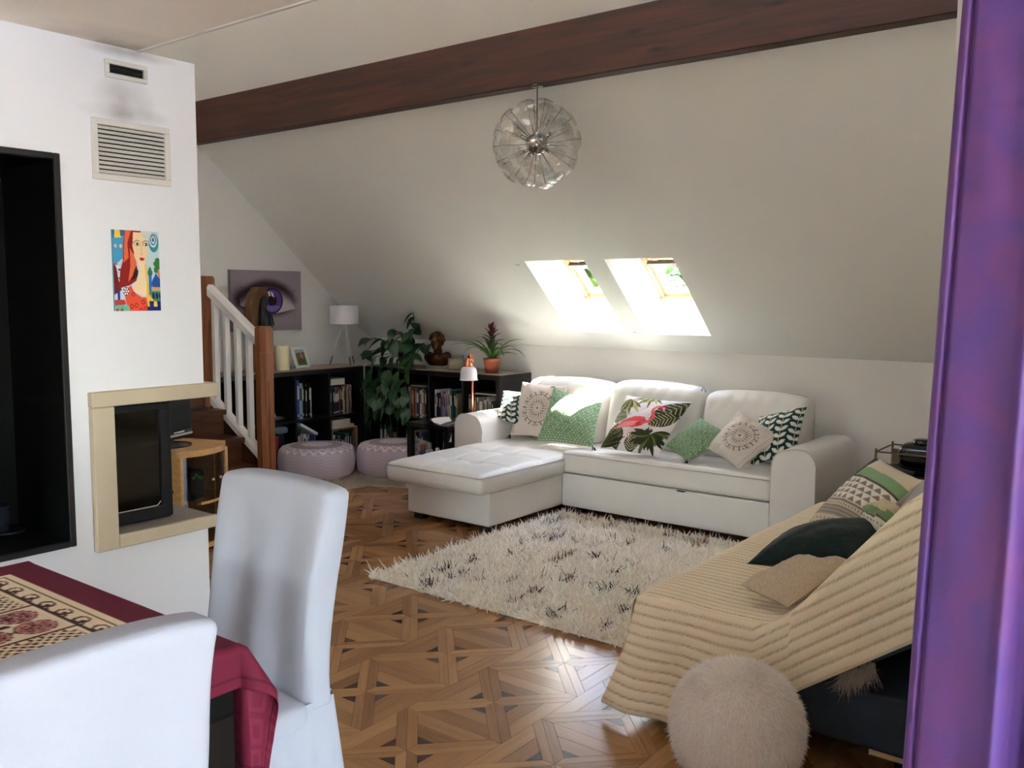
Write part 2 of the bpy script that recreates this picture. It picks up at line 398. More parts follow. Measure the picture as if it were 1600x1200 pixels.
# glazed door the photographer stands in front of: the room's main daylight
def glass_door():
    root = thing('window_3', 'wide glazed balcony door behind the photographer', 'window', (5.05, -0.5, 0.06), kind='structure')
    mw = mat('white_lacquer', (235, 235, 232), rough=0.35, var=0.02)
    f = MB()
    for y in (-2.4, -1.15, .09, 1.34): f.box((5.02, y, 0.06), (5.08, y + 0.06, 2.28))
    f.box((5.02, -2.34, 0.06), (5.08, 1.34, 0.12)); f.box((5.02, -2.34, 2.22), (5.08, 1.34, 2.28)); f.build('frame', mw, root)
    for y0, y1 in ((-2.34, -1.15), (-1.09, .09), (.15, 1.34)): MB().box((5.047, y0, 0.12), (5.053, y1, 2.22)).build('pane', m_clear, root)
    root2 = thing('window_4', 'unseen window added at the rear dining end for more daylight', 'window', ((rx0 + rx1) / 2, -2.55, .3), kind='structure')  # added out of view, gives daylight to surfaces facing the rear wall
    f = MB(); f.box((rx0, -2.58, .3), (rx0 + .06, -2.52, rz1)); f.box((rx1 - .06, -2.58, .3), (rx1, -2.52, rz1)); f.box((rx0 + .06, -2.58, .3), (rx1 - .06, -2.52, .36)); f.box((rx0 + .06, -2.58, rz1 - .06), (rx1 - .06, -2.52, rz1)); f.build('frame', mw, root2)
    MB().box((rx0 + .06, -2.553, .36), (rx1 - .06, -2.547, rz1 - .06)).build('pane', m_clear, root2)
    portal('rear_portal', ((rx0 + rx1) / 2, -2.62, (.3 + rz1) / 2), rx1 - rx0, rz1 - .3, (0, 1, 0)).rotation_euler = (math.radians(90), 0, 0)
    root3 = thing('window_5', 'roof window added above the mezzanine, out of view, to light the upper slope', 'window', (-2.45, 0, zt), kind='structure')  # added above the mezzanine so daylight reaches the upper slope
    f = MB(); f.box((hx0, hy0_, zt + .02), (hx1, hy0_ + .06, zt + .09)); f.box((hx0, hy1_ - .06, zt + .02), (hx1, hy1_, zt + .09)); f.box((hx0, hy0_ + .06, zt + .02), (hx0 + .06, hy1_ - .06, zt + .09)); f.box((hx1 - .06, hy0_ + .06, zt + .02), (hx1, hy1_ - .06, zt + .09)); f.build('frame', m_pine, root3)
    MB().box((hx0 + .06, hy0_ + .06, zt + .05), (hx1 - .06, hy1_ - .06, zt + .056)).build('pane', m_clear, root3)
    portal('roof_portal', (-2.45, 0, zt + .12), 1.5, .9, (0, 0, -1)).rotation_euler = (0, 0, 0)
    portal('door_portal', (5.12, -.5, 1.17), 2.22, 3.8, (-1, 0, 0)).rotation_euler = (0, math.radians(90), 0)
glass_door()

# ---------------------------------------------------------------- outside, seen through the skylights
m_grass = mat('garden_grass', (24, 28, 14), rough=0.95, var=0.35, scale=0.8, bump=0.5, bscale=8)
def hill():
    xs = np.linspace(-70, 40, 24); ys = np.linspace(6.5, 110, 24); G = np.zeros((24, 24, 3))
    for i, y in enumerate(ys):
        for j, x in enumerate(xs): G[i, j] = (x, y, -5.5 + max(0, (y - 26)) * 0.24 + 0.5 * math.sin(x * 0.2) + 0.4 * math.sin(y * 0.13 + x * .05))
    struct(MB().grid(G).build('ground', m_grass), 'sloping green ground outside below the skylights')
    struct(MB().box((5.1, -9, -0.2), (12, 9, -0.05)).build('balcony_floor', mat('balcony_stone', (178, 186, 202), rough=0.9)))
hill()
m_leaf_out = mat('garden_leaf', (72, 92, 26), rough=0.6, var=0.4, scale=3)
m_bark = mat('bark', (84, 66, 48), rough=0.9, var=0.3, bump=0.6, bscale=20)
def tree(loc, h, r, label, n=2600):
    root = thing('garden_tree', label, 'tree', loc, 'trees outside the skylights')
    x, y, z = loc
    MB().tube([(x, y, z), (x + .1, y, z + h * .4), (x, y + .1, z + h * .85)], [.22, .16, .05]).build('trunk', m_bark, root)
    p = RNG.normal(size=(n, 3)); p /= np.linalg.norm(p, axis=1)[:, None]; p *= (RNG.random((n, 1)) ** 0.4) * (1 + 0.25 * np.sin(p[:, :1] * 7) * np.cos(p[:, 2:] * 6))
    c = np.array([x, y, z + h * .62]) + p * np.array([r, r, h * .40])
    a = RNG.normal(size=(n, 3)); a /= np.linalg.norm(a, axis=1)[:, None]; bb = np.cross(a, RNG.normal(size=(n, 3))); bb /= np.linalg.norm(bb, axis=1)[:, None]
    s = 0.16 + 0.14 * RNG.random((n, 1)); V = np.stack([c - a * s, c + bb * s * .5, c + a * s, c - bb * s * .5], 1).reshape(-1, 3)
    o = arr_mesh('crown', V, np.arange(4 * n).reshape(-1, 4), m_leaf_out, root, smooth=False); tag(o, kind='stuff')
tree((-10.2, 15.8, -5.4), 8.6, 1.7, 'sunlit yellow green tree seen through the left skylight', 3200)
def house(loc, w, d, h, rz, label):
    root = thing('neighbour_house', label, 'house', loc); x, y, z = loc
    X = Matrix.Translation(loc) @ Matrix.Rotation(rz, 4, 'Z')
    b = MB(); b.X = X; b.box((-w / 2, -d / 2, 0), (w / 2, d / 2, h)); b.build('wall', mat('house_render', (60, 55, 49), rough=0.9), root)
    b = MB(); b.X = X; b.prism([(-d / 2 - .3, h), (d / 2 + .3, h), (0, h + d * .36)], -w / 2 - .3, w / 2 + .3, 'x'); b.build('roof', mat('house_roof', (27, 30, 40), rough=0.8, var=0.15, scale=12), root)
    for k in (-1, 1):
        b = MB(); b.X = X; b.box((k * w * .25 - .5, -d / 2 - .05, h * .5), (k * w * .25 + .5, -d / 2 + .05, h * .85)); b.build('window', mat('house_glass', (60, 70, 84), rough=0.1), root)
tree((-10.6, 20.0, -5.4), 7.4, 1.2, 'slender dark green tree seen through the right skylight', 1400)
house((-12.6, 25.0, -5.3), 7, 5, 6.2, 0.3, 'grey roofed house seen through the right skylight')

# ---------------------------------------------------------------- parquet floor
def mat_parquet(name, dark, light):
    m, N, L, b = _nodes(name)
    at = N.new('ShaderNodeAttribute'); at.attribute_name = 'rnd'; lo = N.new('ShaderNodeAttribute'); lo.attribute_name = 'grain'
    oi = N.new('ShaderNodeObjectInfo'); ad = N.new('ShaderNodeMath'); ad.operation = 'ADD'; fr = N.new('ShaderNodeMath'); fr.operation = 'FRACT'
    L.new(at.outputs['Fac'], ad.inputs[0]); L.new(oi.outputs['Random'], ad.inputs[1]); L.new(ad.outputs[0], fr.inputs[0])
    mp = N.new('ShaderNodeMapping'); mp.inputs['Scale'].default_value = (2.5, 42, 1); L.new(lo.outputs['Vector'], mp.inputs[0])
    cb = N.new('ShaderNodeCombineXYZ'); sc = N.new('ShaderNodeMath'); sc.operation = 'MULTIPLY'; sc.inputs[1].default_value = 37; L.new(fr.outputs[0], sc.inputs[0])
    L.new(sc.outputs[0], cb.inputs[0]); L.new(sc.outputs[0], cb.inputs[1]); L.new(cb.outputs[0], mp.inputs['Location'])
    nz = N.new('ShaderNodeTexNoise'); nz.inputs['Scale'].default_value = 1.6; nz.inputs['Detail'].default_value = 5; nz.inputs['Distortion'].default_value = 0.4; L.new(mp.outputs[0], nz.inputs['Vector'])
    mx = N.new('ShaderNodeMix'); mx.data_type = 'FLOAT'; mx.inputs[0].default_value = 0.5; L.new(nz.outputs[0], mx.inputs[2]); L.new(fr.outputs[0], mx.inputs[3])
    rp = N.new('ShaderNodeValToRGB'); rp.color_ramp.elements[0].position = 0.15; rp.color_ramp.elements[1].position = 0.85
    rp.color_ramp.elements[0].color = (*lin(dark), 1); rp.color_ramp.elements[1].color = (*lin(light), 1)
    L.new(mx.outputs[0], rp.inputs[0]); L.new(rp.outputs[0], b.inputs['Base Color'])
    b.inputs['Roughness'].default_value = 0.26; b.inputs['Specular IOR Level'].default_value = 0.42; b.inputs['Coat Weight'].default_value = 0.15; b.inputs['Coat Roughness'].default_value = 0.16
    bp = N.new('ShaderNodeBump'); bp.inputs['Strength'].default_value = 0.06; bp.inputs['Distance'].default_value = 0.001; L.new(nz.outputs[0], bp.inputs['Height']); L.new(bp.outputs[0], b.inputs['Normal'])
    return m
m_oak = mat_parquet('oak_parquet', (126, 86, 50), (176, 132, 86)); m_inlay = mat_parquet('dark_inlay', (52, 22, 16), (82, 38, 28))
floor = struct(MB().box((X0, -2.5, -0.08), (5.0, YK, -0.006)).build('floor', mat('floor_joint', (70, 46, 26), rough=0.8)), 'oak parquet floor of square star panels with dark inlaid triangles')
WORLD['floor'] = Vector((0, 0, 0))
TX, TY, TX0, TY0 = 0.408, 0.427, -1.899, 2.349
def tile_shapes():
    a, t = 0.23, 0.40; S = []
    def rot(p, k):
        for _ in range(k): p = [(-y, x) for x, y in p]
        return p
    for k in range(4):
        S.append(('tri', rot([(a, 0), (t, -(t - a)), (t, t - a)], k), k * 90 + 90))
        S.append(('brd', rot([(t, -(t - a)), (.70, -(.70 - a)), (.70, .70 - a), (t, t - a)], k), k * 90 + 90))
        S.append(('brd', rot([(.70, -(.70 - a)), (1, -(1 - a)), (1, 1 - a), (.70, .70 - a)], k), k * 90 + 90))
        S.append(('brd', rot([(0, 0), (a, 0), (1, 1 - a), (1, 1)], k), k * 90 + 45))
        S.append(('brd', rot([(0, 0), (1, 1), (1 - a, 1), (0, a)], k), k * 90 + 45))
    return S
def parquet():
    shapes = []
    for kind, poly, ang in tile_shapes():
        p = inset_poly([(x * TX / 2, y * TY / 2) for x, y in poly], 0.0007); n = len(p)
        co = np.array([(x, y, 0) for x, y in p] + [(x, y, -0.006) for x, y in p]); r = math.radians(ang)
        gr = np.stack([co[:, 0] * math.cos(r) + co[:, 1] * math.sin(r), -co[:, 0] * math.sin(r) + co[:, 1] * math.cos(r), 0 * co[:, 0]], 1)
        fs = [list(range(n))] + [[i, n + i, n + (i + 1) % n, (i + 1) % n] for i in range(n)]
        me = bpy.data.meshes.new('parquet_piece'); me.from_pydata(co.tolist(), [], fs); me.materials.append(m_oak if kind == 'brd' else m_inlay)
        g = me.attributes.new('grain', 'FLOAT_VECTOR', 'POINT'); g.data.foreach_set('vector', gr.ravel().astype(np.float32))
        shapes.append((kind, me, co, gr, fs))
    tiles = []
    for i in range(-11, 11):
        for j in range(-13, 12):
            x, y = TX0 - TX * i, TY0 + TY * (j + 0.5 * (i % 2))
            if X0 + .1 < x < 2.45 and -2.4 < y < YK - .1: tiles.append((x, y))
    def seen(x, y):                       # open floor between the chairs, the sofa and the rug
        d = Vector((x, y, -1.4)); z = d.dot(_f)
        if z < 0.5: return 9
        u = 800 + 1422 * d.dot(_r) / z; v = 600 - 1422 * d.dot(_u) / z
        ok = 440 < u < 1280 and 730 < v < 1260 and not (-3.25 < x + .1 and y > 3.0) and not (x < -3.2 and y > 4.2 and x > -4.3)
        return math.hypot(x, y) + (0 if ok else 20)
    tiles.sort(key=lambda t: seen(*t)); nb = nt = 0; SV = {'brd': [[], [], [], []], 'tri': [[], [], [], []]}
    for x, y in tiles:
        for kind, me, co, gr, fs in shapes:
            dz = random.uniform(-0.0004, 0.0004)
            if (kind == 'brd' and nb < 300) or (kind == 'tri' and nt < 240):
                if kind == 'brd': nb += 1
                else: nt += 1
                o = bpy.data.objects.new('parquet_board' if kind == 'brd' else 'inlay_triangle', me); COL.objects.link(o)
                o.parent = floor; o.location = (x, y, dz)
            else:
                S = SV[kind]; b = len(S[0]); S[0].extend((co + (x, y, dz)).tolist()); S[1].extend([[q + b for q in f] for f in fs])
                S[2].extend(gr.tolist()); S[3].extend([random.random()] * len(co))
    for kind, nm, m in (('brd', 'parquet_boards', m_oak), ('tri', 'inlay_triangles', m_inlay)):
        S = SV[kind]; me = bpy.data.meshes.new(nm); me.from_pydata(S[0], [], S[1]); me.materials.append(m)
        g = me.attributes.new('grain', 'FLOAT_VECTOR', 'POINT'); g.data.foreach_set('vector', np.array(S[2], np.float32).ravel())
        g = me.attributes.new('rnd', 'FLOAT', 'POINT'); g.data.foreach_set('value', np.array(S[3], np.float32))
        o = bpy.data.objects.new(nm, me); COL.objects.link(o); o.parent = floor; tag(o, kind='stuff')
parquet()
struct(MB().box((5.1, -4.2, 2.45), (6.6, 2.2, 2.55)).build('added_sun_canopy', m_wall), 'unseen canopy added outside the glazed door to block the sun')  # added out of view to keep direct sun from entering the door
# ================================================================ soft shapes
def rbox(a, b, r, nx, ny, nz, fn=None, fine=3):
    """box with rounded edges as a dense closed mesh; fn(P, N) moves the points. returns V, F"""
    a = np.array(a, float); b = np.array(b, float)
    def ax(lo, hi, n):
        e = [r * (1 - math.cos(k / fine * math.pi / 2)) for k in range(fine)]
        mid = np.linspace(lo + r, hi - r, n + 1); return np.concatenate([lo + np.array(e), mid, (hi - np.array(e))[::-1]])
    A = [ax(a[i], b[i], n) for i, n in enumerate((nx, ny, nz))]
    Vs = []; Fs = []; base = 0
    for k in range(3):
        i, j = (k + 1) % 3, (k + 2) % 3
        for s, val in ((0, a[k]), (1, b[k])):
            U, W = np.meshgrid(A[i], A[j], indexing='ij'); P = np.zeros(U.shape + (3,)); P[..., i] = U; P[..., j] = W; P[..., k] = val
            f = grid_faces(*U.shape)
            if not s: f = f[:, ::-1]
            Vs.append(P.reshape(-1, 3)); Fs.append(f + base); base += U.size
    V = np.concatenate(Vs); F = np.concatenate(Fs)
    key = np.round(V, 6); _, idx, inv = np.unique(key, axis=0, return_index=True, return_inverse=True)
    V = V[idx]; F = inv.reshape(-1)[F]
    q = np.clip(V, a + r, b - r); d = V - q; l = np.linalg.norm(d, axis=1, keepdims=True); N = d / np.maximum(l, 1e-9)
    V = q + N * r
    if fn: V = fn(V, N)
    return V, F

_ph = RNG.random((12, 4)) * 6.283
def wav(P, f=6.0, oct=5):
    """smooth pseudo noise of points, about -1..1"""
    P = np.asarray(P); s = 0; amp = 1.0; tot = 0
    for k in range(oct):
        g = f * 1.7 ** k; p = _ph[k]
        s = s + amp * np.sin(P[..., 0] * g * 1.1 + p[0] + 1.3 * np.sin(P[..., 1] * g * .7 + p[1])) * np.cos(P[..., 1] * g * .9 + P[..., 2] * g * 1.2 + p[2] + np.sin(P[..., 0] * g * .6 + p[3]))
        tot += amp; amp *= 0.55
    return s / tot

def soft(name, a, b, r, n, m, parent, fn=None, fine=3, label=None):
    V, F = rbox(a, b, r, *n, fn=fn, fine=fine); o = arr_mesh(name, V, F, m, parent)
    if label: o['label'] = label
    return o

# ---------------------------------------------------------------- white corner sofa
m_leather = mat('white_leather', (221, 220, 216), rough=0.42, var=0.02, bump=0.10, bscale=260, spec=0.45)
m_seam = mat('sofa_seam', (196, 190, 180), rough=0.7)
m_foot = mat('dark_foot', (30, 26, 24), rough=0.4)
def sofa():
    root = thing('corner_sofa', 'white leather corner sofa with tufted chaise and three back cushions against the knee wall', 'sofa', (-2.93, 4.77, 0))
    tufts = [(-3.84, 4.22), (-3.655, 4.22), (-3.47, 4.22), (-3.84, 4.55), (-3.655, 4.55), (-3.47, 4.55), (-3.655, 4.85), (-3.47, 4.85), (-3.84, 4.85)]
    def chaise(P, N):
        P = P.copy(); top = np.clip((P[:, 2] - 0.33) / 0.04, 0, 1); x, y = P[:, 0], P[:, 1]
        u = (x + 3.655) / 0.385; v = (y - 4.6) / 0.67; dome = 0.035 * np.clip(1 - u * u, 0, 1) ** .5 * np.clip(1 - v * v, 0, 1) ** .5
        dip = 0
        for sx in (-3.7475, -3.5625): dip = dip + 0.010 * np.exp(-((x - sx) / 0.011) ** 2)
        for sy in (4.22, 4.55, 4.85): dip = dip + 0.010 * np.exp(-((y - sy) / 0.012) ** 2)
        for tx in (-3.7475, -3.5625):
            for ty in (4.22, 4.55, 4.85):
                d2 = (x - tx) ** 2 + (y - ty) ** 2; an = np.arctan2(y - ty, x - tx)
                dip = dip + 0.036 * np.exp(-d2 / 0.032 ** 2) * (1 + 0.35 * np.cos(8 * an)) + 0.016 * np.exp(-d2 / 0.09 ** 2)
        P[:, 2] += top * (dome - dip + 0.004 * wav(P, 9))
        side = (1 - top) * np.clip((P[:, 2] - .25) / .05, 0, 1); P[:, :2] += N[:, :2] * (side * 0.008)[:, None]
        return P
    cz = soft('chaise_cushion', (-4.04, 3.925, 0.245), (-3.272, 5.32, 0.365), 0.035, (64, 104, 4), m_leather, root, chaise)
    s = MB(); s.tube([(-4.03, 3.93, .352), (-4.03, 3.922, .352), (-3.28, 3.922, .352), (-3.268, 3.935, .352), (-3.268, 4.76, .352)], 0.0035, 6); s.build('piping', m_seam, cz)
    for tx in (-3.7475, -3.5625):
        for ty in (4.22, 4.55): MB().ball((tx, ty, 0.350), (.012, .012, .005), nu=10, nv=6).build('button', m_leather, cz)
    soft('chaise_base', (-3.955, 4.03, 0.045), (-3.296, 5.40, 0.25), 0.012, (4, 4, 4), m_leather, root)
    def seat(P, N):
        P = P.copy(); top = np.clip((P[:, 2] - 0.36) / 0.03, 0, 1); x, y = P[:, 0], P[:, 1]; dip = 0
        for sx in (-3.06, -2.83, -2.6, -2.365, -2.13): dip = dip + 0.008 * np.exp(-((x - sx) / 0.010) ** 2)
        for sy in (5.05,): dip = dip + 0.006 * np.exp(-((y - sy) / 0.01) ** 2)
        u = (x + 2.6) / 0.70; P[:, 2] += top * (0.014 * np.clip(1 - u * u, 0, 1) ** .5 - dip * np.clip((y - 4.79) / .04, 0.25, 1) + 0.003 * wav(P, 8)); return P
    st = soft('seat_cushion', (-3.29, 4.765, 0.262), (-1.902, 5.32, 0.398), 0.024, (120, 40, 4), m_leather, root, seat)
    s = MB(); s.tube([(-3.285, 4.763, .386), (-1.905, 4.763, .386)], 0.0035, 6); s.build('piping', m_seam, st)
    soft('seat_base', (-3.292, 4.772, 0.045), (-1.904, 5.40, 0.256), 0.008, (4, 4, 4), m_leather, root)
    MB().prism([(-2.47, .256), (-2.41, .256), (-2.42, .249), (-2.46, .249)], 4.764, 4.775, 'y').build('pull_tab', m_foot, root)
    def arm(x0, flip):
        w, h = 0.252, 0.575; pr = [(0, 0.045), (0, 0.44)]
        for k in range(1, 9): t = k / 8 * math.pi / 2; pr.append((0.085 * (1 - math.cos(t)) * 1.0, 0.44 + 0.125 * math.sin(t)))
        pr.append((0.14, 0.574))
        for k in range(0, 9): t = k / 8 * math.pi / 2; pr.append((0.165 + 0.087 * math.sin(t), 0.572 - 0.10 * (1 - math.cos(t))))
        pr.append((0.252, 0.045))
        if flip: pr = [(w - u, v) for u, v in pr][::-1]
        # rounded front and back edges by stacked outlines
        c = np.array([w / 2, 0.30]); ys = [(4.772, .93), (4.765, .955), (4.766, .975), (4.775, .992), (4.79, 1.0), (5.44, 1.0), (5.462, .99), (5.47, .96)]
        P = np.array([[(x0 + c[0] + (u - c[0]) * (1 - (1 - k) * .6), y, max(0.045, c[1] + (v - c[1]) * (1 - (1 - k) * .35))) for u, v in pr] for y, k in ys])
        b = MB(); b.grid(P, smooth=True, closed_u=True); n = len(pr)
        for row, rv in ((0, False), (len(ys) - 1, True)):
            f = [row * n + q for q in range(n)]; b.f.append(f if rv else f[::-1]); b.m.append(0); b.sm.append(False)
        if flip:
            for q in range(len(b.f)): b.f[q] = b.f[q][::-1]
        o = b.build('armrest', m_leather, root)
        sm = MB(); sm.tube([(x0 + u, 4.768, v) for u, v in pr[1:-1]], 0.003, 6); sm.build('seam', m_seam, o)
    arm(-1.902, False); arm(-4.213, True)
    def backf(P, N): P = P.copy(); P[:, 1] += 0.05 * np.clip((P[:, 2] - .4) / .3, 0, 1) * (P[:, 1] < 5.42); return P
    soft('back_frame', (-3.96, 5.33, 0.05), (-1.904, 5.475, 0.72), 0.05, (20, 2, 10), m_leather, root, backf)
    def backc(x0, x1, dz, seed):
        cx, hw = (x0 + x1) / 2, (x1 - x0) / 2; z0, z1 = 0.40, 0.80 + dz; cz_, hz = (z0 + z1) / 2, (z1 - z0) / 2
        def fn(P, N):
            P = P.copy(); u = (P[:, 0] - cx) / hw; v = (P[:, 2] - cz_) / hz
            puff = np.clip(1 - u ** 4, 0, 1) ** .5 * np.clip(1 - v ** 4, 0, 1) ** .5
            fr = P[:, 1] < 5.27
            Q = P + seed
            P[:, 1] += np.where(fr, -0.045, 0.02) * puff
            crease = np.clip((v - 0.15) / .85, 0, 1) * (np.abs(np.sin(u * 11 + seed + 0.8 * np.sin(v * 5))) ** 3) * 0.008 * fr
            P[:, 1] += crease + 0.006 * wav(Q, 7) * fr
            P[:, 2] += (0.018 * np.clip(1 - u * u, 0, 1) - 0.012 * np.abs(u) ** 6 + 0.006 * wav(Q * 1.0, 6, 3)) * np.clip(v, 0, 1)
            P[:, 1] += 0.10 * (P[:, 2] - z0) / (z1 - z0)       # leans back
            return P
        o = soft('back_cushion', (x0, 5.145, z0), (x1, 5.325, z1), 0.055, (44, 5, 34), m_leather, root, fn, fine=4)
        b = MB(); b.tube([(cx + hw * u, 5.235 + 0.10, z1 + 0.018 * (1 - u * u) - 0.012 * abs(u) ** 6 + 0.001) for u in np.linspace(-.9, .9, 24)], 0.0035, 6); b.build('piping', m_seam, o)
        return o
    backc(-3.93, -3.235, 0.0, 0.3); backc(-3.225, -2.545, 0.015, 1.7)
    o = backc(-2.535, -1.875, 0.0, 3.1)
    b = MB(); b.tube([(-2.56, 5.25, .80), (-2.545, 5.24, .825), (-2.53, 5.245, .81), (-2.54, 5.26, .795)], 0.006, 6); b.build('loop', m_leather, root)
    for x, y in ((-3.90, 4.10), (-3.36, 4.10), (-3.2, 4.85), (-1.99, 4.85), (-1.72, 4.85), (-1.72, 5.38), (-4.12, 4.85), (-4.12, 5.38)):
        MB().box((x - .035, y - .035, 0), (x + .035, y + .035, 0.048), ch=.003).build('foot', m_foot, root)
sofa()

# ---------------------------------------------------------------- cushions
m_print = mat_col('printed_cloth', rough=0.85, bump=0.25, bscale=420, sheen=0.1)
m_thread = mat('black_thread', (24, 26, 28), rough=0.9)
def pillow(name, corners, thick, board, label, group=None, cat='cushion', back=(200, 196, 188), bow=0.05, seed=0.0, tassels=(), wrinkle=0.006, sag=0.0, back_board=None, lift=0.0):
    """corners TL, TR, BR, BL in space; the printed face looks along the (TL->BL) x (TL->TR) normal"""
    C = [np.array(c, float) for c in corners]; h, w = board.a.shape[:2]
    U, V = np.meshgrid(np.linspace(0, 1, w), np.linspace(0, 1, h)); a, b = 2 * U - 1, 2 * V - 1
    ui = a * (1 - bow * (1 - b * b) * np.abs(a) ** 3); vi = b * (1 - bow * (1 - a * a) * np.abs(b) ** 3)   # sides bow in, corners stay out
    u, v = ((ui + 1) / 2)[..., None], ((vi + 1) / 2)[..., None]
    P = C[0] * (1 - u) * (1 - v) + C[1] * u * (1 - v) + C[2] * u * v + C[3] * (1 - u) * v
    n = np.cross(C[3] - C[0], C[1] - C[0]) + np.cross(C[2] - C[1], C[2] - C[3]) * 1.0; n /= np.linalg.norm(n)
    prof = (np.clip(1 - np.abs(a) ** 2.2, 0, 1) * np.clip(1 - np.abs(b) ** 2.2, 0, 1)) ** 0.62
    W = wav(np.stack([U * .5 + seed, V * .5, U * 0 + seed], -1), 16, 4) * wrinkle * np.clip(prof * 3, 0, 1)
    down = np.array([0, 0, -1.0])
    Pf = P + n * (thick / 2 * prof + W)[..., None] + down * (sag * prof)[..., None]
    Pb = P - n * (thick / 2 * prof)[..., None] + down * (sag * prof)[..., None]
    Vv = np.concatenate([Pf.reshape(-1, 3), Pb.reshape(-1, 3)]); Vv[:, 2] += lift
    F = np.concatenate([grid_faces(h, w), grid_faces(h, w)[:, ::-1] + h * w])
    bc = board.lin().reshape(-1, 3); cb = (back_board.lin().reshape(-1, 3) if back_board is not None else np.tile(lin(back), (h * w, 1)))
    base = Vector(((C[2] + C[3]) / 2).tolist())
    o = arr_mesh(name, Vv, F, m_print, loc=base, colors=np.concatenate([bc, cb])); tag(o, label, cat, group)
    for k in tassels:
        p = C[k] + down * 0; d = (C[k] - sum(C) / 4); d /= np.linalg.norm(d); t = MB()
        for q in range(5):
            e = np.array([math.sin(q * 2.1), math.cos(q * 1.7), -.6]) * 0.006
            t.tube([p - d * .004, p + d * .008 + e, p + d * .016 + e * 2 + down * .008], 0.003, 5)
        t.build('tassel', m_thread, o)
    return o

def b_leaf():
    B = Board(110, 110, (12, 52, 50)); cr = (206, 206, 192)
    for sx, off in ((.1, .0), (.38, .07), (.66, .0), (.94, .07)):
        B.line([(sx, 0), (sx, 1)], .012, cr)
        for k in range(-1, 9):
            y = k * .135 + off
            for s in (-1, 1): B.leaf(sx, y + .10, math.pi / 2 - s * 2.15, .155, .036, cr)
    return B
def b_mandala():
    B = Board(180, 180, (204, 196, 186)); br = (122, 106, 94); cx, cy = .54, .5
    for r, n, q in ((.31, 22, .018), (.245, 30, .011), (.205, 26, .011), (.15, 20, .012), (.085, 12, .012)):
        for k in range(n):
            a = 2 * math.pi * k / n; B.ell(cx + r * math.cos(a), cy + r * math.sin(a), q, q, br, hole=.45)
    for k in range(16):
        a = 2 * math.pi * k / 16; B.leaf(cx + .235 * math.cos(a), cy + .235 * math.sin(a), a, .10, .011, br); B.leaf(cx + .10 * math.cos(a), cy + .10 * math.sin(a), a, .05, .012, br)
    for r in (.265, .18, .118, .055): B.ell(cx, cy, r, r, br, hole=.965)
    B.ell(cx, cy, .022, .022, br)
    for k in range(22): B.line([(.045, .04 + k * .043), (.085, .05 + k * .043)], .012, br); B.line([(.955, .04 + k * .043), (.925, .05 + k * .043)], .008, br)
    return B
def b_green(seed):
    B = Board(170, 170, (112, 142, 106)); r = random.Random(seed); w = (196, 214, 186)
    for j in range(25):
        for i in range(17):
            x, y = (i + .5 * (j % 2) + .2) / 17, (j + .5) / 25
            if (i + 2 * j) % 3 == 0: B.ell(x, y, .014, .014, w, hole=.5)
            elif r.random() < .8: B.line([(x - .017, y), (x + .015, y + .003)], .0075, w)
    return B
def b_flamingo():
    B = Board(150, 150, (226, 220, 222)); dk, md, lt = (46, 54, 28), (98, 104, 52), (170, 168, 90)
    def frond(cx, cy, a0, a1, n, l, w, cols):
        for k in range(n):
            a = a0 + (a1 - a0) * k / (n - 1); B.leaf(cx, cy, a, l * (0.8 + .2 * math.sin(k * 2.3)), w, cols[k % len(cols)])
    frond(.42, -.06, .1, 3.0, 15, .34, .022, [md, lt, md]); frond(.12, .08, .6, 2.4, 11, .42, .028, [md, lt, dk])
    def monstera(cx, cy, ang, l, w):
        B.leaf(cx, cy, ang, l, w, dk)
        for k in range(1, 9):
            t = k / 9; px, py = cx + math.cos(ang) * l * t, cy + math.sin(ang) * l * t
            for s in (-1, 1): B.line([(px, py), (px + math.cos(ang + s * .95) * w * 1.0, py + math.sin(ang + s * .95) * w * 1.0)], .011, (196, 190, 160))
        B.line([(cx, cy), (cx + math.cos(ang) * l, cy + math.sin(ang) * l)], .012, md)
    monstera(1.02, .02, 2.25, .62, .15); monstera(.99, .30, 2.5, .42, .12); monstera(-.02, .42, .2, .30, .11); monstera(.30, 1.0, -1.9, .45, .12); monstera(.52, 1.02, -1.5, .32, .12)
    frond(.03, .98, -1.45, -.25, 12, .42, .028, [dk, md, dk]); frond(.76, .70, -.4, 3.3, 16, .36, .034, [dk, md, dk, dk]); frond(.70, .72, -1.9, -.9, 5, .14, .02, [dk])
    pk, dp, lp = (238, 92, 104), (214, 60, 78), (246, 160, 164)
    B.poly([(.16, .66), (.24, .53), (.40, .44), (.54, .43), (.60, .50), (.57, .58), (.46, .63), (.32, .64), (.22, .66)], pk)
    B.poly([(.12, .68), (.30, .55), (.48, .52), (.44, .60), (.28, .65)], lp); B.poly([(.46, .56), (.58, .46), (.585, .55), (.50, .61)], dp)
    B.line([(.55, .53), (.64, .50), (.67, .41), (.62, .34), (.60, .27), (.64, .215), (.70, .215)], .052, pk, .036)
    B.ell(.715, .225, .042, .03, dp); B.line([(.735, .235), (.76, .28), (.735, .315)], .028, lp, .012); B.line([(.752, .285), (.725, .32)], .016, (40, 34, 34))
    B.line([(.45, .62), (.47, .86)], .012, (214, 150, 140)); B.line([(.43, .62), (.40, .74), (.46, .80)], .010, (214, 150, 140))
    return B
def b_plain(c, n=60, var=5, seed=0):
    B = Board(n, n, c); r = np.random.default_rng(seed); B.a += r.normal(size=(n, n, 1)) * var; B.a = np.clip(B.a, 0, 255); return B

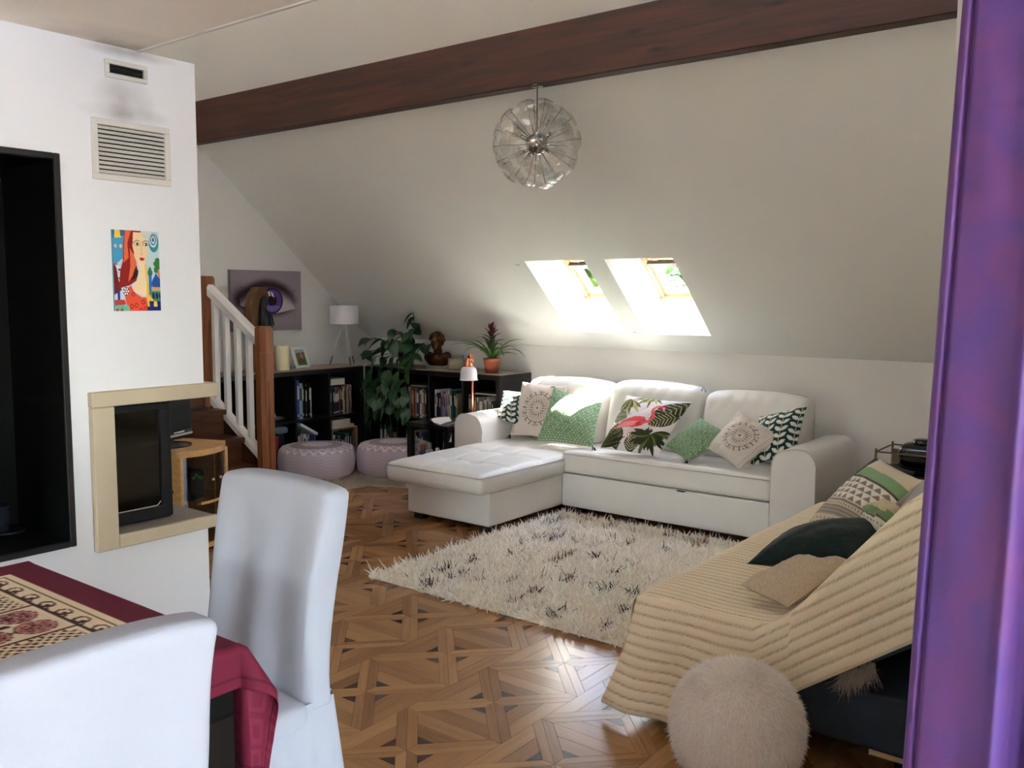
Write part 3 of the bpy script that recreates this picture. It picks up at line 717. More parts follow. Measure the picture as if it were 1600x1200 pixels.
pillow('throw_cushion', [(-4.095, 5.17, .705), (-3.80, 5.20, .705), (-3.70, 5.03, .45), (-3.985, 4.965, .53)], .11, b_leaf(), 'dark green leaf print cushion against the left armrest, half hidden, its top in the sun', 'patterned cushions on the white sofa', seed=.4)
pillow('throw_cushion', [(-3.90, 5.145, .782), (-3.53, 5.18, .775), (-3.50, 5.02, .42), (-3.885, 4.985, .42)], .12, b_mandala(), 'off-white cushion with brown mandala standing upright on the left, beside the sunlit green one', 'patterned cushions on the white sofa', seed=1.4, tassels=(3,))
pillow('throw_cushion', [(-3.62, 5.135, .765), (-3.225, 5.135, .682), (-3.13, 4.885, .425), (-3.56, 4.855, .43)], .13, b_green(3), 'green dotted cushion standing upright with a bright sun patch', 'patterned cushions on the white sofa', seed=2.2, tassels=(0, 2))
pillow('throw_cushion', [(-3.00, 5.075, .755), (-2.545, 5.09, .742), (-2.635, 4.83, .425), (-3.045, 4.82, .435)], .13, b_flamingo(), 'white cushion printed with a pink flamingo and palm leaves', 'patterned cushions on the white sofa', seed=3.0)
pillow('throw_cushion', [(-2.49, 5.10, .655), (-2.235, 5.02, .565), (-2.44, 4.83, .425), (-2.64, 4.93, .48)], .14, b_green(8), 'green dotted cushion slumped on the seat right of the flamingo cushion', 'patterned cushions on the white sofa', seed=4.4, tassels=(1, 2))
pillow('throw_cushion', [(-2.23, 5.085, .715), (-1.935, 5.02, .60), (-2.11, 4.825, .415), (-2.37, 4.93, .50)], .13, b_mandala(), 'off-white mandala cushion tipped onto its corner at the right end', 'patterned cushions on the white sofa', seed=5.1, wrinkle=.012)
pillow('throw_cushion', [(-2.14, 5.165, .68), (-1.835, 5.12, .775), (-1.845, 4.98, .50), (-2.10, 4.955, .415)], .12, b_leaf(), 'dark green leaf print cushion leaning on the right armrest', 'patterned cushions on the white sofa', seed=6.3)

# ---------------------------------------------------------------- fibres: rugs and fur
m_fibre = mat_col('wool_fibre', rough=0.9, bump=0.0, sheen=0.2, spec=0.1, translucent=0.7)
def fibres(name, roots, dirs, length, width, cols, parent=None, loc=None, curl=0.4, kind='stuff', seg=3):
    """thin tapering blades; roots n x 3, dirs n x 3 (unit)"""
    n = len(roots); L = np.asarray(length).reshape(-1, 1) * np.ones((n, 1)); r = RNG.normal(size=(n, 3)); side = np.cross(dirs, r); side /= np.linalg.norm(side, axis=1, keepdims=True) + 1e-9
    bend = RNG.normal(size=(n, 3)) * curl; rows = []
    for k in range(seg + 1):
        t = k / seg; p = roots + dirs * L * t + bend * L * t * t; wd = width * (1 - t * .85) * .5
        rows += [p - side * wd, p + side * wd]
    V = np.stack(rows, 1).reshape(-1, 3); m = 2 * (seg + 1); q = np.array([[2 * k, 2 * k + 1, 2 * k + 3, 2 * k + 2] for k in range(seg)])
    F = (np.arange(n)[:, None, None] * m + q[None]).reshape(-1, 4)
    o = arr_mesh(name, V, F, m_fibre, parent, loc, np.repeat(cols, m, axis=0)); return tag(o, kind=kind) if kind else o

def shag_rug():
    x0, x1, y0, y1 = -3.245, -1.62, 3.01, 4.685
    root = thing('shaggy_rug', 'cream shaggy wool rug with scattered brown and black dashes', 'rug', (-2.43, 3.85, 0))
    MB().box((x0 + .03, y0 + .03, 0.0015), (x1 - .03, y1 - .03, 0.014), ch=.003).build('backing', mat('rug_backing', (240, 231, 216), rough=0.95, var=0.05, scale=60), root)
    nt = 5600; c = np.stack([RNG.uniform(x0 + .02, x1 - .02, nt), RNG.uniform(y0 + .02, y1 - .02, nt)], 1)
    base = np.tile(np.array([250, 243, 232.0]), (nt, 1)) + RNG.normal(size=(nt, 1)) * 9
    dash = []
    r = random.Random(5)
    for row in range(13):
        for k in range(8):
            if r.random() < .50: dash.append((x0 + .14 + row * .115 + r.uniform(-.02, .02), y0 + .12 + k * .2 + r.uniform(-.05, .05), r.uniform(.02, .07), r.choice([0, 0, 1, 1, 2])))
    DC = [(62, 54, 50), (128, 98, 72), (160, 142, 124)]
    for dx, dy, l, k in dash:
        a = (c[:, 0] - dx), (c[:, 1] - dy); base[(np.abs(a[0]) < .014) & (np.abs(a[1]) < l)] = DC[k]
    per = 12; R = np.repeat(c, per, 0); n = len(R); R = R + RNG.normal(size=(n, 2)) * .012
    P = np.concatenate([R, np.full((n, 1), .013)], 1)
    d = np.concatenate([RNG.normal(size=(n, 2)) * .55 + np.repeat(RNG.normal(size=(nt, 2)) * .45, per, 0), np.full((n, 1), 1.0)], 1); d /= np.linalg.norm(d, axis=1, keepdims=True)
    col = lin(np.clip(np.repeat(base, per, 0) + RNG.normal(size=(n, 1)) * 8, 0, 255))
    fibres('pile', P, d, RNG.uniform(.018, .034, n), .0145, col, root, curl=.6)
shag_rug()

def sheepskin(c, rx, ry, rot, label, shift):
    root = thing('sheepskin', label, 'rug', (c[0], c[1], 0), 'sheepskins under the poufs')
    an = np.linspace(0, 2 * math.pi, 40, endpoint=False); rr = 1 + .12 * np.sin(3 * an + shift) + .08 * np.sin(5 * an)
    k, q = math.cos(rot), math.sin(rot)
    pts = [(c[0] + k * rx * math.cos(a) * r - q * ry * math.sin(a) * r, c[1] + q * rx * math.cos(a) * r + k * ry * math.sin(a) * r) for a, r in zip(an, rr)]
    MB().prism(pts, .001, .008, 'z').build('hide', mat('hide', (200, 188, 168), rough=.9), root)
    n = 9000; a = RNG.uniform(0, 2 * math.pi, n); r = np.sqrt(RNG.random(n)) * np.interp(a, an, rr, period=2 * math.pi)
    X = rx * np.cos(a) * r; Y = ry * np.sin(a) * r
    P = np.stack([c[0] + k * X - q * Y, c[1] + q * X + k * Y, np.full(n, .008)], 1)
    d = np.concatenate([RNG.normal(size=(n, 2)) * .8, np.full((n, 1), .8)], 1); d /= np.linalg.norm(d, axis=1, keepdims=True)
    fibres('fleece', P, d, RNG.uniform(.02, .045, n), .006, lin(np.clip(np.array([222, 212, 196]) + RNG.normal(size=(n, 1)) * 8, 0, 255)), root, curl=.5)
sheepskin((-5.20, 4.50), .42, .30, .6, 'cream sheepskin lying under the front pouf', .5)
sheepskin((-4.83, 4.85), .40, .30, .3, 'cream sheepskin lying under the rear pouf beside the chaise', 2.0)

# ---------------------------------------------------------------- poufs
def pouf(c, R, h, label, seed):
    n, m = 150, 70; an = np.linspace(0, 2 * math.pi, n, endpoint=False); V = []; Cc = []
    s = np.linspace(0, 1, m)                            # from the top centre over the side to the bottom
    base, lightc, dark = np.array([172, 160, 170.]), np.array([214, 206, 214.]), np.array([150, 136, 144.])
    for i, t in enumerate(s):
        if t < .42: r = R * .86 * (t / .42); z = h - .018 * (t / .42) ** 2 - .012 * math.exp(-(t / .05) ** 2)
        elif t < .80: a = (t - .42) / .38; ph = math.pi * (a - .5); r = R * (.86 + .14 * math.cos(ph) ** .8); z = h * .5 + (h * .5 - .018) * -math.sin(ph)
        else: r = R * .86 * (1 - (t - .80) / .20); z = .018 * (1 - (t - .80) / .20)
        lob = 1 + .010 * np.cos(an * 12 + seed) * (1 if .1 < t < .8 else 0)
        V.append(np.stack([c[0] + r * lob * np.cos(an), c[1] + r * lob * np.sin(an), np.full(n, z + c[2])], 1))
        col = np.tile(base, (n, 1)); ph = (an * 24 / (2 * math.pi)) % 1
        if t < .20: k = (np.sin(an * 10) * np.sin(t * 90)) > .1; col[k] = lightc; col[~k] = base * 1.05
        elif t < .33: col[:] = dark
        elif t < .50:
            tri = np.abs(ph - .5) * 2; q = (t - .33) / .17; k = np.abs(tri - np.abs(2 * q - 1)) < .28; col[:] = base; col[k] = lightc
        else: k = ((an * 48 / (2 * math.pi) + (i % 4) * .5) % 1 < .5); col[k] = base * 1.14
        Cc.append(col)
    V = np.concatenate(V); F = grid_faces(m, n, True)
    o = arr_mesh('pouf', V, F, m_print, loc=(c[0], c[1], 0), colors=lin(np.clip(np.concatenate(Cc), 0, 255)))
    return tag(o, label, 'pouf', 'grey patterned floor poufs')
pouf((-5.345, 4.475, .018), .29, .255, 'round grey lavender patterned pouf nearer the staircase', .3)
pouf((-4.97, 4.925, .018), .29, .26, 'round grey lavender patterned pouf behind the chaise end', 1.3)
# ================================================================ hearth, log niche, chimney fittings
m_stone = mat('sandstone', (196, 182, 157), rough=0.75, var=0.07, scale=4, bump=0.12, bscale=160)
m_slab = mat('hearth_slab', (150, 142, 130), rough=0.6, var=0.08, scale=5)
m_iron = mat('stove_iron', (26, 27, 30), rough=0.45, metal=0.3, var=0.15, scale=20, bump=0.1, bscale=400)
m_soot = mat('sooty_glass', (14, 11, 9), rough=0.08, var=0.5, scale=3, spec=0.6)
XS = XC + 0.035
def fireplace():
    root = thing('fireplace', 'corner fireplace with sandstone surround and black glass stove door', 'fireplace', (XC, 2.0, 0.42))
    MB().box((XS, 1.735, .964), (-3.92, 2.288, 1.022), ch=.003).build('lintel', m_stone, root)
    MB().box((XS, 1.735, .400), (XC, 1.822, .963), ch=.003).build('jamb_stone', m_stone, root)
    MB().box((XS, 1.823, .400), (XC + .012, 2.268, .4515), ch=.003).build('sill_stone', m_stone, root)
    MB().box((XC + .011, 1.823, .4025), (-3.879, 2.262, .4505), ch=.002).build('hearth_slab', m_slab, root)
    ins = MB(); ins.box((-3.86, 1.825, .452), (-3.50, 2.128, .962)); fb = ins.build('stove_body', m_iron, root)
    d = MB(); y0, y1, z0, z1, w = 1.828, 2.126, .462, .945, .046
    for a, b_ in (((y0, z0), (y1, z0 + w)), ((y0, z1 - w * .6), (y1, z1)), ((y0, z0 + w), (y0 + .02, z1 - w * .6)), ((y1 - w, z0 + w), (y1, z1 - w * .6))): d.box((-3.500, a[0], a[1]), (-3.478, b_[0], b_[1]), ch=.002)
    dr = d.build('stove_door', m_iron, root)
    MB().box((-3.499, y0 + .02, z0 + w), (-3.490, y1 - w, z1 - w * .6)).build('glass', m_soot, dr)
    b = MB(); b.tube([(-3.4885, y0 + .022, z0 + w + .003), (-3.4885, y1 - w - .02, z0 + w + .003), (-3.4885, y1 - w - .003, z0 + w + .02)], .0022, 6); b.build('sealing_rope', mat('pale_rope', (190, 182, 168), rough=.9, var=.3, scale=90), dr)
    MB().ball((-3.472, y1 - .012, .56), .011, nu=10, nv=7).build('knob', m_iron, dr)
fireplace()

def log_niche():
    root = thing('log_niche', 'tall black lined wall niche with open front', 'niche', (-3.4, 1.25, .455))
    t = .014; a, b_, z0, z1, xb2 = .85, 1.648, .455, 1.895, -3.80
    MB().box((xb2 - .012, a, z0), (xb2, b_, z1)).build('back_panel', m_black, root)
    for nm, p, q in (('side_panel', (xb2, a, z0), (-3.385, a + t, z1)), ('side_panel', (xb2, b_ - t, z0), (-3.385, b_, z1)), ('floor_panel', (xb2, a + t, z0), (-3.385, b_ - t, z0 + t)), ('top_panel', (xb2, a + t, z1 - t), (-3.385, b_ - t, z1))):
        MB().box(p, q).build(nm, m_black, root)
    f = MB(); e = .012
    f.box((XC, b_ - e, z0 - e), (XC + .022, b_ + e, z1 + e), ch=.003); f.box((XC, a - e, z0 - e), (XC + .022, a + e, z1 + e), ch=.003)
    f.box((XC, a + e, z0 - e), (XC + .022, b_ - e, z0 + e), ch=.003); f.box((XC, a + e, z1 - e), (XC + .022, b_ - e, z1 + e), ch=.003); f.build('frame', mat('frame_black', (22, 20, 24), rough=.4), root)
    # dark metal fire tool stand in the niche
    r2 = thing('fire_tool_stand', 'dark metal hearth tool stand with bucket and ring base inside the black niche', 'fire tools', (-3.70, 1.52, .469))
    m = mat('gunmetal', (60, 64, 74), rough=.35, metal=.7, var=.15)
    MB().lathe([(.062, 0), (.066, .004), (.062, .009), (.056, .009)], (-3.70, 1.545, .4695), 28).build('base_ring', m, r2)
    MB().lathe([(.034, .01), (.038, .04), (.046, .11), (.048, .112), (.044, .111), (.030, .02)], (-3.70, 1.515, .470), 24).build('bucket', m, r2)
    b = MB(); b.tube([(-3.70, 1.515, .48), (-3.70, 1.512, .80)], .006); b.tube([(-3.70, 1.512, .80), (-3.70, 1.525, .82), (-3.70, 1.512, .835)], .005); b.build('pole', m, r2)
log_niche()

m_ventw = mat('vent_white', (214, 212, 206), rough=0.5, var=0.03)
m_dark = mat('dark_void', (12, 12, 13), rough=0.9)
def vent(name, y0, y1, z0, z1, rim, n, label, slat_m, tilt):
    root = thing(name, label, 'vent', (XC, (y0 + y1) / 2, z0)); x = XC
    f = MB(); f.box((x, y0, z0), (x + .012, y1, z0 + rim), ch=.002); f.box((x, y0, z1 - rim), (x + .012, y1, z1), ch=.002); f.box((x, y0, z0 + rim), (x + .012, y0 + rim, z1 - rim), ch=.002); f.box((x, y1 - rim, z0 + rim), (x + .012, y1, z1 - rim), ch=.002)
    f.build('frame', m_ventw, root); MB().box((x + .0003, y0 + rim, z0 + rim), (x + .0015, y1 - rim, z1 - rim)).build('backing', m_dark, root)
    p = (z1 - z0 - 2 * rim) / n
    for k in range(n):
        za = z0 + rim + p * (k + .06); h = p * tilt
        MB().add([(x + .002, y0 + rim, za + h), (x + .002, y1 - rim, za + h), (x + .013, y1 - rim, za), (x + .013, y0 + rim, za), (x + .0035, y0 + rim, za + h), (x + .0035, y1 - rim, za + h), (x + .0145, y1 - rim, za), (x + .0145, y0 + rim, za)], [(0, 1, 2, 3), (7, 6, 5, 4), (0, 4, 5, 1), (3, 2, 6, 7), (0, 3, 7, 4), (1, 5, 6, 2)], smooth=False).build('slat', slat_m, root)
vent('wall_vent', 1.852, 2.024, 2.218, 2.285, .017, 4, 'small white vent grille with dark slats near the ceiling', mat('slat_dark', (110, 106, 98), rough=.5), .45)
vent('wall_vent', 1.788, 2.112, 1.830, 2.060, .024, 11, 'large square white louvred vent grille on the chimney breast', m_ventw, .80)
# soot streaks of the vents: a stain of its own shape in the paint of the chimney breast
def soot(m, spots):
    N = m.node_tree.nodes; L = m.node_tree.links; b = N['Principled BSDF']; base = b.inputs['Base Color'].links[0].from_socket
    tc = N.new('ShaderNodeTexCoord'); out = base
    for (cx, cy, cz), (rx, ry, rz), a in spots:
        mp = N.new('ShaderNodeMapping'); mp.inputs['Location'].default_value = (-cx / rx if rx else 0, -cy / ry if ry else 0, -cz / rz if rz else 0); mp.inputs['Scale'].default_value = (1 / rx if rx else 0, 1 / ry if ry else 0, 1 / rz if rz else 0); L.new(tc.outputs['Object'], mp.inputs[0])
        g = N.new('ShaderNodeTexGradient'); g.gradient_type = 'SPHERICAL'; L.new(mp.outputs[0], g.inputs[0])
        nz = N.new('ShaderNodeTexNoise'); nz.inputs['Scale'].default_value = 9; L.new(tc.outputs['Object'], nz.inputs['Vector'])
        mu = N.new('ShaderNodeMath'); mu.operation = 'MULTIPLY'; L.new(g.outputs['Fac'], mu.inputs[0]); L.new(nz.outputs[0], mu.inputs[1])
        m2 = N.new('ShaderNodeMath'); m2.operation = 'MULTIPLY'; m2.inputs[1].default_value = a * 3.2; m2.use_clamp = True; L.new(mu.outputs[0], m2.inputs[0])
        mx = N.new('ShaderNodeMix'); mx.data_type = 'RGBA'; L.new(m2.outputs[0], mx.inputs[0]); L.new(out, mx.inputs[6]); mx.inputs[7].default_value = (*lin((96, 84, 70)), 1); out = mx.outputs[2]
    L.new(out, b.inputs['Base Color'])
m_fire = mat('chimney_paint', (230, 232, 236), rough=0.88, var=0.015, scale=1.5, bump=0.1, bscale=140, spec=0.2)
soot(m_fire, (((0, 1.93, 2.14), (0, .14, .10), .26), ((0, 1.93, 2.09), (0, .20, .045), .22), ((0, 1.95, 2.325), (0, .22, .03), .25)))
soot(m_ceil, (((-3.38, 1.84, 0), (.26, .34, 0), .20), ((-3.40, 1.93, 0), (.10, .14, 0), .26)))
wall_fire.data.materials[0] = m_fire

# ---------------------------------------------------------------- pictures
def canvas(name, x, y0, y1, z0, z1, depth, board, label, side):
    root = thing(name, label, 'picture', (x, (y0 + y1) / 2, z0))
    MB().box((x + .001, y0, z0), (x + depth, y1, z1)).build('stretcher', mat('canvas_edge', side, rough=.8), root)
    h, w = board.a.shape[:2]; U, V = np.meshgrid(np.linspace(0, 1, w), np.linspace(0, 1, h))
    P = np.stack([np.full(U.shape, x + depth + .0006), y0 + (y1 - y0) * U, z1 - (z1 - z0) * V], -1).reshape(-1, 3)
    arr_mesh('painted_canvas', P, grid_faces(h, w), m_print, root, colors=board.lin().reshape(-1, 3))
def b_eye():
    B = Board(240, 170, (150, 138, 146)); U, V = B.U, B.V
    B.a[:] = np.array([166, 154, 160.]) - 34 * (np.hypot((U - .5) * 1.0, (V - .45) * 1.2))[..., None] * np.array([1, 1.05, .9])
    cy = .50 + .06 * np.sin((U - .2) * 4)
    up = .50 - .24 * np.clip(np.sin(np.clip((U - .10) / .80, 0, 1) * np.pi), 0, 1) ** .8; lo = .66 + .10 * np.sin(np.clip((U - .12) / .74, 0, 1) * np.pi) - .10 * (1 - U)
    dk = np.exp(-((V - up + .02) / .085) ** 2) * np.clip(np.sin(np.clip((U - .02) / .95, 0, 1) * np.pi) * 1.6, 0, 1) + .75 * np.exp(-((V - lo) / .05) ** 2) * np.clip(np.sin(np.clip((U - .04) / .9, 0, 1) * np.pi) * 1.4, 0, 1) + .8 * np.exp(-(((U - .14) / .12) ** 2 + ((V - .45) / .16) ** 2))
    dk = np.clip(dk, 0, 1)[..., None]; B.a = B.a * (1 - dk) + np.array([44, 26, 34.]) * dk
    ins = (V > up) & (V < lo) & (U > .12) & (U < .90); B.put(ins, (190, 182, 184))
    sh = np.clip(np.exp(-((V - up) / .10) ** 2), 0, 1)[..., None] * ins[..., None] * .8; B.a = B.a * (1 - sh) + np.array([48, 34, 44.]) * sh
    iris = (((U - .57) / .155) ** 2 + (((V - .50)) / .215) ** 2) < 1; k = iris & ins; B.put(k, (74, 48, 120))
    r = np.hypot((U - .57) / .155, (V - .50) / .215); B.put(k & (r > .88), (34, 22, 54)); B.put(k & (r < .42), (18, 12, 26))
    B.put(k & (r > .45) & (r < .8) & (np.sin(np.arctan2(V - .5, (U - .57) * 1.4) * 22) > .3), (104, 76, 158)); B.put(k & (V > .58) & (r < .85), (118, 96, 170))
    B.poly([(.50, .36), (.535, .345), (.545, .42), (.51, .43)], (232, 230, 236)); B.poly([(.55, .34), (.58, .37), (.60, .45), (.565, .42)], (226, 224, 232))
    for i in range(34):
        u = .16 + .70 * i / 33; y = .50 - .24 * math.sin((u - .10) / .80 * math.pi) ** .8; B.line([(u, y + .02), (u + (u - .52) * .12, y - .06 - .03 * math.sin(i)), (u + (u - .52) * .26, y - .11)], .006, (30, 18, 24), .002)
        if i % 2: B.line([(u, .68 + .08 * math.sin((u - .12) / .74 * math.pi)), (u + (u - .5) * .15, .76 + .07 * math.sin(u * 3))], .004, (44, 28, 34), .002)
    return B
canvas('eye_canvas', X0, 4.208, 4.883, 1.106, 1.584, .035, b_eye(), 'large grey canvas of a close-up purple eye on the gable wall', (120, 110, 112))
def b_woman():
    B = Board(150, 240, (196, 216, 226)); B.poly([(0, 0), (.27, 0), (.24, .33), (.0, .45)], (70, 160, 206)); B.poly([(0, 0), (.26, 0), (.25, .07), (0, .10)], (46, 104, 176))
    B.poly([(.05, 0), (.16, 0), (.17, .07), (.20, .095), (.04, .10)], (240, 202, 70)); B.ell(.06, .20, .028, .022, (226, 206, 170)); B.ell(.17, .20, .032, .024, (226, 206, 170))
    for k in range(6): B.ell(.06 + .035 * (k % 3), .42 + .035 * k, .03, .012, [(200, 70, 90), (240, 236, 230), (24, 34, 60), (230, 120, 120), (240, 240, 236), (36, 96, 52)][k])
    B.poly([(0, .40), (.06, .46), (.10, .62), (.16, .74), (0, .80)], (116, 30, 30))
    B.poly([(.26, 0), (.62, 0), (.50, .10), (.44, .30), (.52, .50), (.48, .62), (.34, .68), (.10, .72), (.14, .50), (.20, .38), (.22, .2)], (146, 28, 28)); B.poly([(.27, 0), (.40, 0), (.31, .16), (.33, .34), (.22, .40), (.24, .2)], (232, 106, 62)); B.poly([(.36, .22), (.44, .30), (.50, .40), (.40, .56), (.30, .64), (.36, .44)], (230, 112, 66))
    B.poly([(.46, .46), (.53, .50), (.50, .58), (.36, .62)], (50, 14, 16))
    B.poly([(.44, .02), (.78, .02), (.74, .14), (.74, .30), (.70, .38), (.62, .435), (.54, .41), (.47, .34), (.42, .2)], (240, 208, 164)); B.poly([(.62, .05), (.74, .03), (.75, .10), (.66, .08)], (190, 216, 226))
    B.poly([(.53, .38), (.68, .40), (.69, .58), (.74, .70), (.80, .82), (.55, .80), (.40, .74), (.42, .66), (.50, .62), (.55, .5)], (242, 216, 172)); B.poly([(.66, .42), (.70, .40), (.74, .60), (.74, .72), (.69, .62)], (238, 196, 96))
    B.poly([(.20, .74), (.36, .68), (.42, .76), (.58, .83), (.70, .83), (.74, 1), (.30, 1), (.24, .9)], (232, 86, 56)); B.poly([(.70, .62), (.80, .72), (.98, .84), (1, .92), (.72, .96), (.68, .83)], (240, 196, 74))
    for x, y in ((.40, .79), (.36, .94), (.46, .93), (.61, .89), (.66, .97), (.56, .99)): B.ell(x, y, .042, .030, (186, 34, 38)); B.ell(x, y, .020, .014, (232, 96, 66))
    B.ell(.25, .755, .065, .052, (28, 34, 92))
    for k in range(6): B.ell(.25 + .045 * math.cos(k * 1.05), .755 + .034 * math.sin(k * 1.05), .017, .013, (240, 236, 230))
    B.ell(.25, .755, .018, .014, (240, 236, 230))
    for cx, s in ((.51, 1), (.70, 1)):
        B.ell(cx, .167, .060, .020, (40, 22, 20)); B.ell(cx, .168, .048, .014, (246, 240, 232)); B.ell(cx + .012, .168, .022, .016, (44, 70, 60)); B.ell(cx + .012, .168, .012, .010, (10, 10, 12)); B.line([(cx - .07, .145), (cx, .118), (cx + .06, .13)], .012, (60, 22, 18))
    B.line([(.595, .14), (.61, .27), (.59, .295), (.64, .298)], .008, (196, 146, 104)); B.poly([(.555, .345), (.60, .328), (.63, .335), (.68, .345), (.63, .372), (.59, .372)], (186, 26, 34))
    B.ell(.88, .14, .11, .12, (52, 140, 140)); B.ell(.87, .115, .085, .085, (196, 222, 232)); B.ell(.87, .105, .062, .066, (26, 36, 92)); B.ell(.87, .105, .044, .050, (226, 236, 240)); B.ell(.87, .105, .028, .034, (60, 150, 196)); B.ell(.87, .105, .012, .014, (10, 12, 20))
    for k in range(7): B.ell(.95 + .05 * math.sin(k * 2), .36 + .022 * k, .055, .03, (44, 126, 52))
    B.line([(.97, .5), (.99, .74)], .05, (222, 130, 110)); B.ell(.78, .52, .055, .045, (46, 116, 86)); B.poly([(.74, .48), (.78, .44), (.82, .48)], (46, 116, 86)); B.poly([(.745, .56), (.815, .56), (.82, .80), (.745, .80)], (40, 116, 190))
    B.ell(.92, .65, .105, .085, (30, 84, 170)); B.poly([(.84, .60), (.91, .52), (.98, .60)], (30, 84, 170)); B.poly([(.80, .70), (1, .70), (1, .76), (.80, .76)], (220, 170, 130)); B.poly([(.76, .75), (1, .75), (1, .88), (.86, .88), (.78, .82)], (70, 150, 92))
    for k in range(3): B.ell(.84 + .075 * k, .81, .030, .045, (22, 36, 96))
    for k in range(2): B.poly([(.74 + .17 * k, .875), (.85 + .17 * k, .875), (.83 + .17 * k, .98), (.76 + .17 * k, .98)], (26, 44, 112))
    B.poly([(.70, .945), (1, .945), (1, 1), (.70, 1)], (24, 38, 104)); B.poly([(.07, .74), (.12, .74), (.12, .98), (.07, .98)], (36, 44, 150)); B.poly([(0, .86), (.22, .86), (.24, .92), (0, .93)], (200, 56, 60)); B.poly([(0, .93), (.20, .92), (.24, 1), (0, 1)], (90, 190, 160)); B.ell(.05, .985, .03, .02, (196, 34, 40)); B.ell(.15, .985, .03, .02, (196, 34, 40)); B.ell(.25, .965, .06, .04, (86, 196, 170))
    return B
canvas('woman_painting', XC, 1.853, 2.047, 1.331, 1.645, .010, b_woman(), 'colourful painting of a red-haired woman on the chimney breast', (90, 150, 170))

# ---------------------------------------------------------------- light switch on the gable wall
ls = thing('light_switch', 'white double light switch plate on the gable wall left of the eye canvas', 'light switch', (X0, 4.155, 1.365))
MB().box((X0 + .0005, 4.115, 1.362), (X0 + .009, 4.20, 1.458), ch=.003).build('plate', m_ventw, ls)
for z in (1.368, 1.412): MB().box((X0 + .009, 4.122, z), (X0 + .013, 4.193, z + .038), ch=.002).build('rocker', m_ventw, ls)
# hooks in the sloping ceiling
for q, (x, t) in enumerate(((-3.816, .895), (-3.193, .205))):
    b = MB(); p = [slope(x + .012 * math.cos(a), t + .012 * math.sin(a), -.012 - .006 * math.sin(a)) for a in np.linspace(-1.2, 3.6, 12)]; b.tube([slope(x, t, 0)] + p, .002, 6)
    tag(b.build('ceiling_hook', m_steel, loc=slope(x, t)), ['small metal hook in the sloping ceiling beside the left skylight', 'small metal hook in the sloping ceiling between the skylight corners'][q], 'hook')

